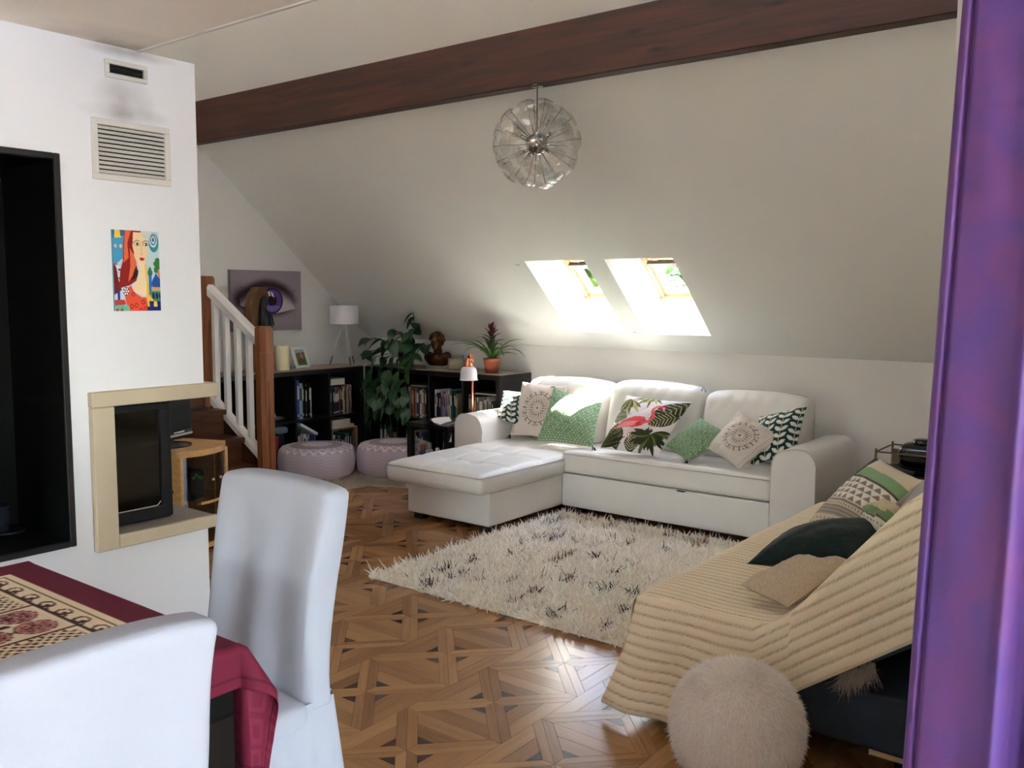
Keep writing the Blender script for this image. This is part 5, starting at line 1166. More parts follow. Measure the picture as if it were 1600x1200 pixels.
def table_lamp():
    c = (-5.80, 5.175, ZT); root = thing('table_lamp', 'white drum shade table lamp on thin tripod legs in the corner', 'lamp', c)
    ms = mat('white_shade', (226, 226, 232), rough=.85, var=.02, bump=.1, bscale=500)
    b = MB(); z0, z1, rr = .345, .498, .118; b.lathe([(rr, z0), (rr, z1), (rr - .003, z1), (rr - .003, z0), (rr, z0)], c, 48, cap=False); sh = b.build('shade', ms, root)
    b = MB()
    for k in range(3): a = k * 2.094 + .4; b.tube([(c[0] + .012 * math.cos(a), c[1] + .012 * math.sin(a), c[2] + z0 + .01), (c[0] + (rr - .003) * math.cos(a), c[1] + (rr - .003) * math.sin(a), c[2] + z0 + .012)], .0018, 6)
    b.lathe([(.016, z0 - .012), (.016, z0 + .05)], c, 14); b.build('fitting', m_white, root)
    for k in range(3):
        a = k * 2.094 - .35; p = Vector((c[0] + .014 * math.cos(a), c[1] + .014 * math.sin(a), c[2] + z0)); q = Vector((c[0] + .125 * math.cos(a), c[1] + .125 * math.sin(a), c[2] + .003)); l = p.lerp(q, .80)
        lg = MB().tube([p, l], .0045).build('leg', m_white, root); MB().tube([l, q], .0046).build('leg_tip', mat('lamp_tip', (70, 60, 54), rough=.4), lg)
table_lamp()

# ---------------------------------------------------------------- trailing pothos
m_pothos = mat('pothos_leaf', (42, 76, 38), rough=.35, var=.35, scale=8, spec=.5); m_vine = mat('green_vine', (70, 92, 48), rough=.6)
def leaf_mesh(name, L, W, m, droop=.35):
    n = 6; vs = []; fs = []
    for i in range(n + 1):
        t = i / n; w = W * (math.sin(math.pi * min(1, t * .92 + .08)) ** .7) * (1 - .35 * t) if 0 < i < n else (W * .12 if i == 0 else 0)
        z = -droop * L * t * t
        for s in (-1, 0, 1): vs.append((L * t - (abs(s) * L * .10 if i == 0 else 0), s * w, z + abs(s) * w * .25))
    for i in range(n):
        for k in (0, 1): a = i * 3 + k; fs.append((a, a + 1, a + 4, a + 3))
    me = bpy.data.meshes.new(name); me.from_pydata(vs, [], fs); me.polygons.foreach_set('use_smooth', [True] * len(fs)); me.materials.append(m); return me
def pothos():
    c = Vector((-5.30, 5.40, ZT)); root = thing('pothos_plant', 'leafy green trailing plant hanging over the inner corner of the bookcases', 'plant', c)
    MB().lathe([(.0, 0), (.055, 0), (.075, .12), (.080, .125), (.07, .122), (.065, .10), (0, .10)], c, 24, cap=False).build('pot', mat('dark_pot', (34, 32, 34), rough=.5), root)
    me = [leaf_mesh('leaf', .105, .042, m_pothos), leaf_mesh('leaf', .085, .036, m_pothos, .5), leaf_mesh('leaf', .12, .046, m_pothos, .25)]
    R = random.Random(4); v = MB(); L = []
    def put(p, yaw, pitch, s):
        o = bpy.data.objects.new('leaf', R.choice(me)); COL.objects.link(o); o.parent = root; o.location = p - c; o.scale = (s, s, s); o.rotation_euler = (R.uniform(-.6, .6), pitch, yaw)
    stems = [((-.12, -.10, .18), (-.30, -.22, .10)), ((.02, -.14, .24), (.06, -.24, .22)), ((.10, -.05, .27), (.20, -.10, .33)), ((-.05, .02, .28), (-.10, -.05, .30)), ((.14, -.14, .14), (.28, -.18, .08)), ((.10, .02, .34), (.12, -.04, .44)), ((-.16, -.05, .24), (-.32, -.12, .22)), ((-.02, -.10, .20), (-.10, -.20, .22)), ((.16, .0, .22), (.26, -.04, .18))]
    for a, b_ in stems:
        P = [c + Vector((0, 0, .10)), c + Vector(a), c + Vector(b_)]; q = [P[0].lerp(P[1], t).lerp(P[1].lerp(P[2], t), t) for t in np.linspace(0, 1, 7)]; v.tube(q, .0035, 6)
        for k in range(3, 7): put(q[k], R.uniform(-3.1, 0.2), R.uniform(.1, .8), R.uniform(1.0, 1.45))
    trails = [(-.18, .42), (-.08, .36), (.02, .44), (.10, .30), (.20, .34), (-.02, .26)]
    for dx, ln in trails:
        P = [c + Vector((dx * .4, -.04, .12)), c + Vector((dx, -.17, .08)), c + Vector((dx * 1.1, -.20, -.03))]; q = [P[0], P[1], P[2]]
        for k in range(1, 7): q.append(c + Vector((dx * 1.1 + .015 * math.sin(k * 1.3 + dx * 9), -.215 + .01 * math.sin(k + dx * 20), -.03 - ln * k / 6)))
        v.tube(q, .003, 6)
        for k in range(1, len(q)): put(q[k] + Vector((0, -.012, 0)), R.uniform(-2.6, -.5), R.uniform(.5, 1.3), R.uniform(.85, 1.25))
    v.build('vines', m_vine, root)
    b = MB(); b.tube([c + Vector((-.2, -.2, -.12)), c + Vector((-.30, -.24, -.20)), c + Vector((-.24, -.25, -.26)), c + Vector((-.20, -.25, -.27))], .0025, 6); b.build('tendril', mat('pale_vine', (120, 128, 96), rough=.6), root)
pothos()

# ---------------------------------------------------------------- bust
def bust():
    c = Vector((-4.975, 5.43, ZT)); root = thing('bronze_bust', 'small bronze bust with curly hair on a pale stone slab', 'bust', c)
    MB().box((c.x - .085, c.y - .06, c.z), (c.x + .085, c.y + .06, c.z + .022), ch=.006).build('stone_base', mat('pale_marble', (150, 142, 128), rough=.5, var=.2, scale=20), root)
    X = Matrix.Translation(c + Vector((0, 0, .02))) @ Matrix.Rotation(math.radians(22), 4, 'Z') @ Matrix.Scale(1.12, 4)
    b = MB(); b.X = X; T = Matrix
    b.ball((0, 0, .04), (.088, .050, .055)); b.ball((-.068, 0, .062), (.036, .04, .04)); b.ball((.068, 0, .062), (.036, .04, .04)); b.ball((0, -.02, .055), (.06, .045, .045))
    b.tube([(0, .005, .07), (0, -.005, .125)], [.036, .030], 14)
    b.ball((-.004, -.012, .168), (.043, .052, .058)); b.ball((-.004, -.035, .135), (.026, .026, .024)); b.ball((-.004, -.064, .160), (.008, .012, .014), nu=10, nv=8); b.ball((-.004, -.058, .142), (.013, .007, .006), nu=10, nv=6)
    for s in (-1, 1): b.ball((-.004 + s * .017, -.056, .181), (.013, .008, .006), nu=10, nv=6); b.ball((-.004 + s * .018, -.054, .172), (.008, .006, .006), nu=8, nv=6); b.ball((-.004 + s * .043, .0, .163), (.008, .013, .017), nu=8, nv=6)
    Rr = random.Random(2)
    for k in range(70):
        a = Rr.uniform(0, 6.28); e = Rr.uniform(.05, 1.5); x, y, z = math.cos(a) * math.cos(e), math.sin(a) * math.cos(e), math.sin(e)
        if y < -.55 and z < .62: continue
        b.ball((-.004 + x * .050, -.006 + y * .056, .178 + z * .055), Rr.uniform(.011, .017), nu=8, nv=6)
    o = b.build('figure', mat('dark_bronze', (86, 60, 32), rough=.32, metal=.85, var=.35, scale=14, bump=.2, bscale=60), root)
    rm = o.modifiers.new('merge', 'REMESH'); rm.mode = 'VOXEL'; rm.voxel_size = .0035; rm.use_smooth_shade = True
    sm = o.modifiers.new('soften', 'SMOOTH'); sm.iterations = 3; sm.factor = .5
bust()
def jar_candle():
    c = (-4.755, 5.40, ZT); root = thing('jar_candle', 'cream candle in a clear glass jar between the bust and the copper lamp', 'candle', c)
    MB().lathe([(.0, 0), (.060, 0), (.065, .006), (.065, .118), (.062, .118), (.062, .008), (0, .008)], c, 36, cap=False).build('glass_jar', mat_pane('jar_glass', (.96, .97, .94)), root)
    MB().lathe([(0, .009), (.0605, .009), (.0605, .088), (.02, .086), (0, .086)], c, 36, cap=False).build('wax', mat('ivory_wax', (222, 216, 190), rough=.5, var=.03), root)
    for dx in (-.018, .018): MB().tube([(c[0] + dx, c[1], c[2] + .086), (c[0] + dx, c[1], c[2] + .100)], .0016, 6).build('wick', m_thread, root)
jar_candle()
def bromeliad():
    c = Vector((-4.345, 5.345, ZT)); root = thing('bromeliad', 'bromeliad with arching green leaves and dark red flower in a terracotta pot', 'plant', c)
    mt = mat('terracotta_plastic', (158, 84, 60), rough=.5, var=.06)
    MB().lathe([(.0, 0), (.050, 0), (.062, .092), (.066, .092), (.067, .112), (.062, .113), (.058, .098), (0, .098)], c, 32, cap=False).build('pot', mt, root)
    MB().lathe([(0, .090), (.058, .098), (0, .100)], c, 20, cap=False).build('soil', mat('soil', (44, 34, 28), rough=.95), root)
    mg = mat('bromeliad_leaf', (70, 106, 48), rough=.4, var=.3, scale=6); md = mat('bromeliad_leaf_dark', (44, 66, 40), rough=.4, var=.3, scale=6); mr = mat('dark_red_bract', (86, 22, 32), rough=.45, var=.3, scale=10)
    R = random.Random(9)
    def strap(yaw, L, w, e0, e1, z, m, nm, base=.006):
        n = 10; p = Vector((base * math.cos(yaw), base * math.sin(yaw), z)); P = []; step = L / n
        for k in range(n + 1):
            t = k / n; e = e0 + (e1 - e0) * t ** 1.2; wd = w * (1 - .15 * t) * min(1, (1 - t) * 4 + .06)
            sd = Vector((-math.sin(yaw), math.cos(yaw), 0)); d = Vector((math.cos(yaw) * math.cos(e), math.sin(yaw) * math.cos(e), math.sin(e))); nrm = sd.cross(d)
            P.append([c + p - sd * wd + nrm * -wd * .4, c + p, c + p + sd * wd + nrm * -wd * .4]); p = p + d * step
        b = MB(); b.grid(np.array([[tuple(q) for q in r_] for r_ in P])); b.build(nm, m, root)
    for k in range(24):
        yaw = k * 2.39996; t = k / 24
        if math.sin(yaw) > .2: L = R.uniform(.16, .24)
        else: L = R.uniform(.28, .37)
        strap(yaw, 1.12 * L * (1 - .2 * t), .0115, R.uniform(.75, 1.1) + .25 * t, R.uniform(-1.0, -.3) + .5 * t, .085 + .02 * t, mg if k % 3 else md, 'leaf')
    for k in range(9): strap(k * 2.4, .16, .013, 1.45, .9, .10, mg, 'leaf')
    MB().tube([c + Vector((0, 0, .09)), c + Vector((0, 0, .32))], .014, 10).build('stem', mg, root)
    for k in range(20):
        t = k / 20; strap(k * 2.4, .11 - .05 * t, .013, .55 + .85 * t, -.5 + 1.6 * t, .20 + .14 * t, mr, 'bract')
bromeliad()

# ---------------------------------------------------------------- copper reading lamp and black side table left of the sofa
m_copper = mat('brushed_copper', (206, 128, 92), rough=.28, metal=1.0, var=.06)
def reading_lamp():
    x, y = -4.262, 5.02; root = thing('reading_lamp', 'white bell shaded reading lamp on a thin copper pole behind the armrest', 'lamp', (x, y, 0))
    b = MB(); b.tube([(x, y, .02), (x, y, .90), (x, y, .965)], .0085, 10); b.build('pole', m_copper, root)
    MB().lathe([(0, 0), (.035, 0), (.035, .018), (.012, .024), (0, .024)], (x, y, 0), 28, cap=False).build('base', m_copper, root)
    s = (x + .004, y - .045, 0)
    MB().lathe([(.068, .786), (.064, .790), (.0615, .80), (.060, .84), (.054, .868), (.036, .884), (.030, .884), (.050, .864), (.057, .838), (.058, .80), (.066, .787)], s, 36, cap=False).build('shade', mat('white_enamel', (224, 224, 228), rough=.3, var=.02), root)
    b = MB(); b.lathe([(.036, .884), (.036, .892), (.028, .902), (.026, .94), (.020, .946), (0, .946)], s, 24, cap=False); b.tube([(s[0] + .012, s[1], .945), (s[0] + .018, s[1], .975)], .008, 8); b.tube([(s[0], s[1], .925), (x, y, .925)], .007, 8); so = b.build('socket', m_copper, root)
    b = MB(); b.tube([(s[0] - .034, s[1], .925), (s[0] + .034, s[1], .925)], .004, 8); b.ball((s[0] - .036, s[1], .925), .008, nu=8, nv=6); b.ball((s[0] + .036, s[1], .925), .008, nu=8, nv=6); b.build('screw', m_steel, so)
    b = MB(); b.tube([(s[0] + .0, s[1], .942), (s[0] + .006, s[1] + .004, .962)], .010, 8); b.build('cord_grip', m_black, so)
reading_lamp()
def side_table():
    x0, x1, y0, y1 = -4.72, -4.305, 4.80, 5.16; root = thing('side_table', 'low black side table between the pouf and the left armrest', 'table', (-4.51, 4.98, 0)); mb = mat('black_ash', (18, 17, 18), rough=.35, var=.15)
    MB().box((x0, y0, .432), (x1, y1, .46), ch=.002).build('tabletop', mb, root); MB().box((x0 + .02, y0 + .02, .12), (x1 - .02, y1 - .02, .135)).build('shelf', mb, root)
    for x in (x0 + .005, x1 - .045):
        for y in (y0 + .005, y1 - .045): MB().box((x, y, 0), (x + .04, y + .04, .432)).build('leg', mb, root)
    b = MB(); P = [[(-4.52 + .17 * u + .0 * v, 4.84 + .20 * v, .463 + .030 * math.exp(-((u - .08) / .10) ** 2) + .006 * math.sin(6 * u + 3 * v)) for u in np.linspace(0, 1, 18)] for v in np.linspace(0, 1, 12)]; b.grid(np.array(P)); tag(b.build('magazine', mat('white_paper', (222, 222, 224), rough=.6), loc=(-4.45, 4.9, .461)), 'curled white magazine lying on the black side table', 'magazine')
    for i, (x, c2, h, lab) in enumerate(((-4.62, (40, 74, 120), .10, 'blue spray bottle with orange cap under the black side table'), (-4.55, (150, 150, 150), .12, 'grey bottle on the lower shelf of the black side table'), (-4.47, (60, 66, 74), .09, 'dark jar on the lower shelf of the black side table'))):
        t = thing('bottle', lab, 'bottle', (x, 4.87, .1355)); MB().lathe([(0, 0), (.026, 0), (.028, .006), (.028, h), (.014, h + .012), (0, h + .012)], (x, 4.87, .1355), 18, cap=False).build('body', mat('bottle_body', c2, rough=.35), t); MB().lathe([(0, 0), (.017, 0), (.017, .04), (.010, .05), (0, .05)], (x, 4.87, .1355 + h + .008), 14, cap=False).build('cap', mat('bottle_cap', (190, 90, 50) if i == 0 else (190, 188, 184), rough=.4), t)
side_table()
# ================================================================ futon with throw and cushions
m_futon = mat('navy_futon', (30, 42, 58), rough=0.85, var=0.12, scale=20, bump=.15, bscale=300)
FY0, FY1 = 2.60, 4.34
def futon():
    root = thing('futon', 'dark blue reclining futon against the right wall, mostly under a cream throw', 'futon', (-.95, 3.4, 0))
    soft('base_box', (-1.42, FY0, .105), (-.43, FY1, .275), .012, (4, 4, 3), m_futon, root)
    soft('seat_mattress', (-1.465, FY0 + .005, .28), (-.985, FY1, .398), .03, (8, 30, 3), m_futon, root)
    b = MB(); b.prism([(-.985, .285), (-.985, .385), (-.635, .835), (-.47, .84), (-.43, .66), (-.55, .50), (-.86, .285)], FY0, FY1, 'y'); o = b.build('back_mattress', m_futon, root); bv = o.modifiers.new('round', 'BEVEL'); bv.width = .02; bv.segments = 3; bv.limit_method = 'ANGLE'
    b = MB(); b.prism([(-.90, .278), (-.865, .268), (-.60, .445), (-.44, .60), (-.44, .64), (-.62, .49)], FY0 - .012, FY0 + .012, 'y'); o = b.build('mattress_edge', mat('teal_edge', (44, 62, 74), rough=.8), root)
    for x, y in ((-1.36, 2.68), (-.60, 2.68), (-1.36, 4.26), (-.60, 4.26)): MB().prism([(x - .05, 0), (x + .05, 0), (x + .06, .103), (x - .06, .103)], y - .05, y + .05, 'y').build('foot', m_dark, root)
    MB().box((-.72, FY0 + .004, .09), (-.44, FY0 + .05, .1045)).build('wood_rail', mat_wood('pale_rail', (170, 150, 120), (196, 176, 146), 'x'), root)
futon()
f_ = thing('fur_scrap', 'tip of a whitish fur poking out under the futon back', 'fur', (-.755, 2.59, .279)); n_ = 700; t_ = RNG.random((n_, 1)); P_ = np.array([[-.80, 2.593, .315]]) * (1 - t_) + np.array([[-.715, 2.593, .368]]) * t_ + RNG.normal(size=(n_, 3)) * .005
P_[:, 1] = np.minimum(P_[:, 1], 2.597); d_ = RNG.normal(size=(n_, 3)) * .16 + np.array([0, -.4, -1.0]); d_ /= np.linalg.norm(d_, axis=1, keepdims=True); fibres('fur', P_, d_, .042, .004, lin(np.clip(np.array([206, 196, 186]) + RNG.normal(size=(n_, 1)) * 8, 0, 255)), f_)

m_throw = mat_col('quilted_cotton', rough=0.9, bump=0.25, bscale=260, sheen=0.15, spec=.15)
def throw():
    prof = [(-1.497, .06), (-1.495, .30), (-1.49, .385), (-1.475, .412), (-1.44, .418), (-1.20, .412), (-1.03, .410), (-.99, .425), (-.93, .485), (-.80, .645), (-.68, .79), (-.635, .848), (-.60, .862), (-.52, .860), (-.46, .858)]
    p = np.array(prof); d = np.concatenate([[0], np.cumsum(np.linalg.norm(np.diff(p, axis=0), axis=1))]); ns = 230; s = np.linspace(0, d[-1], ns); X = np.interp(s, d, p[:, 0]); Z = np.interp(s, d, p[:, 1])
    k = 5; ker = np.ones(2 * k + 1) / (2 * k + 1); Xs = np.convolve(np.pad(X, k, 'edge'), ker, 'valid'); Zs = np.convolve(np.pad(Z, k, 'edge'), ker, 'valid')
    y0, y1 = FY0 - .028, FY1 - .03; ny = 330; Y = np.linspace(y0, y1, ny)
    XX = np.tile(Xs, (ny, 1)); ZZ = np.tile(Zs, (ny, 1)); YY = np.tile(Y[:, None], (1, ns))
    pitch = .034
    def col(c, al, extra=0):
        ph = (c / pitch) % 1; line = np.abs(ph - .5) < .085; dots = (al / .013) % 1 < .55
        C = np.zeros(c.shape + (3,)); C[:] = (232, 219, 192); C[np.abs(ph - .5) < .16] = (214, 199, 170); C[line & dots] = (184, 167, 138); return C, np.abs(np.sin(np.pi * (ph - .5)))
    C1, r1 = col(YY, np.tile(s, (ny, 1))); ZZ = ZZ + .004 * r1 + .006 * wav(np.stack([XX, YY, ZZ], -1), 5, 3) * (XX < -1.0)
    # the end hanging down towards the viewer: to the floor on the left, short over the inclined back
    hem = np.where(Xs < -1.06, .035, np.where(Xs < -.92, .035 + (Xs + 1.06) / .14 * .20, .235 + .72 * (Xs + .92)))
    i0 = int(np.argmax(Zs > .405)); cs = np.arange(i0, ns); nt = 90; T = np.linspace(0, 1, nt)[:, None]
    zt, xt, hm = ZZ[0, cs][None], Xs[cs][None], hem[cs][None]
    ez = zt * (1 - T) + hm * T; ex = np.repeat(xt, nt, 0).astype(float); drop = zt - ez
    left = np.clip((-1.20 - ex) / .3, 0, 1)
    ex = ex - .11 * left * np.clip(drop / .36, 0, 1) ** 1.5; fl = np.clip((-.9 - ex) / .2, 0, 1)
    ey = y0 - .010 * np.clip(drop / .03, 0, 1) - .055 * fl * np.clip(drop / .36, 0, 1) ** 1.3 - .012 * np.sin(ex * 26 + drop * 5) * np.clip(drop / .2, 0, 1) * fl
    g = np.where(ex < -1.06, 0, np.where(ex < -.92, (ex + 1.06) / .14 * .10, .10 + .72 * (ex + .92)))
    C2, r2 = col(np.where(True, ez - g, 0) * np.where(ex < -.95, 1, .85), ex * 1.0 + ez); ey = ey - .0025 * r2
    C2[-3:] = (206, 192, 164)
    V = np.concatenate([np.stack([XX, YY, ZZ], -1).reshape(-1, 3), np.stack([ex, ey, ez], -1).reshape(-1, 3)])
    # weld: the first row of the end sits on the first row of the top
    V[ny * ns: ny * ns + len(cs)] = V[cs]
    F = np.concatenate([grid_faces(ny, ns), grid_faces(nt, len(cs))[:, ::-1] + ny * ns]); Cc = lin(np.concatenate([C1.reshape(-1, 3), C2.reshape(-1, 3)]))
    o = arr_mesh('quilted_throw', V, F, m_throw, loc=(-1.0, 3.4, .41), colors=Cc); tag(o, 'cream quilted throw with stitched lines draped over the futon', 'throw')
    sd = o.modifiers.new('thick', 'SOLIDIFY'); sd.thickness = .006; sd.offset = -1
throw()
def b_geo():
    B = Board(110, 110, (198, 186, 162)); gr = (122, 112, 100); wt = (216, 212, 200)
    B.poly([(0, .20), (1, .20), (1, .34), (0, .34)], (122, 158, 112)); B.poly([(0, .335), (1, .335), (1, .365), (0, .365)], (74, 66, 62)); B.poly([(0, .365), (1, .365), (1, .66), (0, .66)], wt)
    for j in range(4):
        for i in range(9): x = (i + .5 * (j % 2)) / 8.5; y = .365 + j * .074; B.poly([(x - .058, y + .072), (x + .058, y + .072), (x, y + .008)], gr)
    B.poly([(0, .66), (1, .66), (1, .69), (0, .69)], gr)
    for i in range(24): B.ell(i / 23, .715, .012, .012, gr)
    B.poly([(0, .74), (1, .74), (1, .85), (0, .85)], (150, 142, 130))
    for i in range(9): B.line([(0, .75 + .012 * i), (1, .75 + .012 * i)], .004, (104, 98, 90))
    for j in range(3):
        for i in range(13): B.ell((i + .5 * (j % 2)) / 12.5, .885 + .035 * j, .016, .010, gr)
    B.poly([(0, .975), (1, .975), (1, 1), (0, 1)], (92, 80, 76)); return B
def b_band():
    B = Board(70, 70, (196, 182, 150)); B.poly([(0, .52), (1, .52), (1, .74), (0, .74)], (110, 138, 96)); B.poly([(0, .74), (1, .74), (1, .79), (0, .79)], (84, 72, 70)); B.poly([(0, .79), (1, .79), (1, 1), (0, 1)], (206, 200, 186))
    for i in range(14): B.ell(i / 13, .88, .02, .02, (120, 112, 104))
    return B
GC = 'cushions on the futon'
pillow('throw_cushion', [(-1.15, 4.06, .70), (-.90, 3.72, .72), (-1.03, 3.42, .50), (-1.27, 3.72, .47)], .12, b_plain((26, 34, 36), seed=1), 'black cushion on the futon showing only behind the grey-green geometric one', GC, seed=7.3, back=(26, 34, 36))
pillow('throw_cushion', [(-1.069, 3.85, .735), (-.811, 3.45, .74), (-.95, 3.17, .55), (-1.263, 3.5, .475)], .14, b_geo(), 'grey geometric cushion with a green band leaning on the futon back', GC, seed=8.2)
pillow('throw_cushion', [(-1.062, 2.98, .505), (-.864, 2.88, .57), (-.985, 2.645, .455), (-1.165, 2.70, .475)], .11, b_plain((188, 172, 150), seed=2), 'tan velvet cushion on the futon lying under the dark green one', GC, seed=9.1, back=(176, 160, 138), wrinkle=.012, bow=.03)
pillow('throw_cushion', [(-.935, 3.37, .655), (-.755, 3.12, .705), (-.785, 3.01, .625), (-.965, 3.21, .615)], .09, b_band(), 'small crumpled cream and green cushion squeezed between the geometric cushion and the throw', GC, seed=10.4, wrinkle=.02)
pillow('throw_cushion', [(-1.165, 3.17, .555), (-.85, 3.22, .63), (-.885, 2.90, .575), (-1.19, 2.80, .515)], .13, b_plain((10, 32, 32), seed=3), 'dark green velvet cushion on the futon lying on the tan one', GC, seed=11.2, back=(8, 26, 26), bow=.03)

# ---------------------------------------------------------------- white fur ball ottoman
def fur_ball():
    c = np.array([-1.005, 2.333, .195]); R = .178
    root = thing('fur_ottoman', 'round whitish fur ottoman on the parquet in front of the futon', 'ottoman', (c[0], c[1], 0))
    def sh(d):                       # a little flat on top and below, seams pull in slightly
        az = np.arctan2(d[:, 1], d[:, 0]); z = d[:, 2]
        return R * (1 - .07 * np.abs(z) ** 6 - .018 * np.exp(-((((az * 6 / (2 * np.pi)) % 1) - .5) / .05) ** 2) * (1 - z * z))
    n, m = 96, 48; th = np.linspace(-np.pi / 2, np.pi / 2, m); az = np.linspace(0, 2 * np.pi, n, endpoint=False); A, T = np.meshgrid(az, th); D = np.stack([np.cos(T) * np.cos(A), np.cos(T) * np.sin(A), np.sin(T)], -1).reshape(-1, 3)
    V = c + D * sh(D)[:, None]; arr_mesh('body', V, grid_faces(m, n, True), mat('fur_hide', (236, 230, 224), rough=.95), root)
    n = 52000; D = RNG.normal(size=(n, 3)); D /= np.linalg.norm(D, axis=1, keepdims=True); P = c + D * sh(D)[:, None]; P = P[P[:, 2] > .03]; n = len(P); D = (P - c) / np.linalg.norm(P - c, axis=1, keepdims=True)
    tan = np.stack([D[:, 0] * D[:, 2], D[:, 1] * D[:, 2], D[:, 2] ** 2 - 1], 1); tan[:, :2] += RNG.normal(size=(n, 2)) * .25; d = D * .42 + tan * .9 + RNG.normal(size=(n, 3)) * .16; d /= np.linalg.norm(d, axis=1, keepdims=True)
    w = wav(P, 14, 3)[:, None]; col = np.array([250, 246, 242.]) + RNG.normal(size=(n, 1)) * 9 + np.where(w > .42, -13 * (w - .42) / .3, 0)
    fibres('fur', P, d, RNG.uniform(.016, .028, n), .0026, lin(np.clip(col, 0, 255)), root, curl=.15, seg=2)
fur_ball()

# ---------------------------------------------------------------- small table, round black radio and spiky plant in the dark right corner
def right_corner():
    t = thing('lamp_table', 'small glass and wire side table in the dark corner beyond the futon', 'table', (-1.02, 4.60, 0)); mw = mat('brass_wire', (120, 104, 72), rough=.4, metal=.9); x0, x1, y0, y1 = -1.26, -.80, 4.46, 4.74
    b = MB(); b.tube([(x0, y0, .66), (x1, y0, .66), (x1, y1, .66), (x0, y1, .66), (x0, y0, .66)], .004, 6); b.build('gallery_rail', mw, t)
    for x, y in ((x0, y0), (x1, y0), (x1, y1), (x0, y1)): MB().tube([(x, y, 0), (x, y, .675)], .006, 8).build('leg', mw, t)
    MB().box((x0 + .004, y0 + .004, .55), (x1 - .004, y1 - .004, .562)).build('tabletop', mat('dark_glass_top', (26, 24, 24), rough=.15), t); MB().box((x0 + .004, y1 - .008, .562), (x1 - .004, y1 - .004, .64)).build('gallery_panel', mat('gallery_mesh', (96, 88, 66), rough=.6), t)
    r = thing('table_radio', 'rounded glossy black radio on the wire side table', 'radio', (-1.08, 4.58, .562))
    V, F = rbox((-1.185, 4.50, .585), (-.97, 4.66, .705), .055, 8, 6, 6); arr_mesh('housing', V, F, m_gloss, r); V, F = rbox((-1.20, 4.485, .562), (-.955, 4.675, .592), .012, 6, 6, 2); arr_mesh('base', V, F, m_black, r); MB().lathe([(.045, 0), (.045, .014), (.03, .02), (0, .02)], (-1.08, 4.58, .703), 24, cap=False).build('dial', m_gloss, r)
    c = Vector((-.86, 4.98, 0)); p = thing('spiky_plant', 'spiky leaved potted plant mostly hidden behind the purple curtain', 'plant', c); MB().lathe([(0, 0), (.10, 0), (.13, .24), (.12, .24), (.11, .20), (0, .20)], c, 24, cap=False).build('pot', mat('plant_tub', (60, 54, 50), rough=.6), p); MB().tube([c + Vector((0, 0, .2)), c + Vector((.01, 0, 1.12))], .014).build('stem', m_bark, p)
    R = random.Random(3)
    for k in range(26):
        yaw = k * 2.4; e = R.uniform(-.3, .9); d = Vector((math.cos(yaw) * math.cos(e), math.sin(yaw) * math.cos(e), math.sin(e))); z = 1.06 + .14 * R.random(); l = R.uniform(.15, .24) if math.cos(yaw) < 0 else .16; s = Vector((-math.sin(yaw), math.cos(yaw), 0)) * .009; q = c + Vector((0, 0, z))
        MB().add([q - s, q + s, q + d * l * .6 + s - Vector((0, 0, .01)), q + d * l * .6 - s - Vector((0, 0, .01)), q + d * l - Vector((0, 0, .03))], [(0, 1, 2, 3), (3, 2, 4)], smooth=False).build('leaf', mat('spike_leaf', (40, 56, 34), rough=.5) if k == 0 else bpy.data.materials['spike_leaf'], p)
right_corner()

# ---------------------------------------------------------------- dining table, cloth, slip-covered chairs
m_ebony = mat_wood('dark_table_wood', (13, 9, 8), (24, 16, 13), 'z', rough=0.7)
XE, YE, XN, YN, ZTB = -1.42, .985, -2.262, .14, .744
def dining_table():
    root = thing('dining_table', 'dark brown dining table under the burgundy cloth', 'table', (-1.84, .56, 0))
    MB().box((XN, YN, .705), (XE, YE, ZTB), ch=.004).build('tabletop', m_ebony, root)
    for a, b_ in (((XN + .02, YE - .05), (XE - .02, YE - .02)), ((XN + .02, YN + .02), (XE - .02, YN + .05)), ((XE - .03, YN + .02), (XE - .004, YE - .004)), ((XN + .004, YN + .02), (XN + .03, YE - .02))): MB().box((a[0], a[1], .615), (b_[0], b_[1], .705)).build('apron', m_black, root)
    for x in (XN, XE - .10):
        for y in (YN, YE - .10): MB().box((x + .001, y + .001, 0), (x + .099, y + .097, .614), ch=.004).build('leg', m_ebony, root)
dining_table()
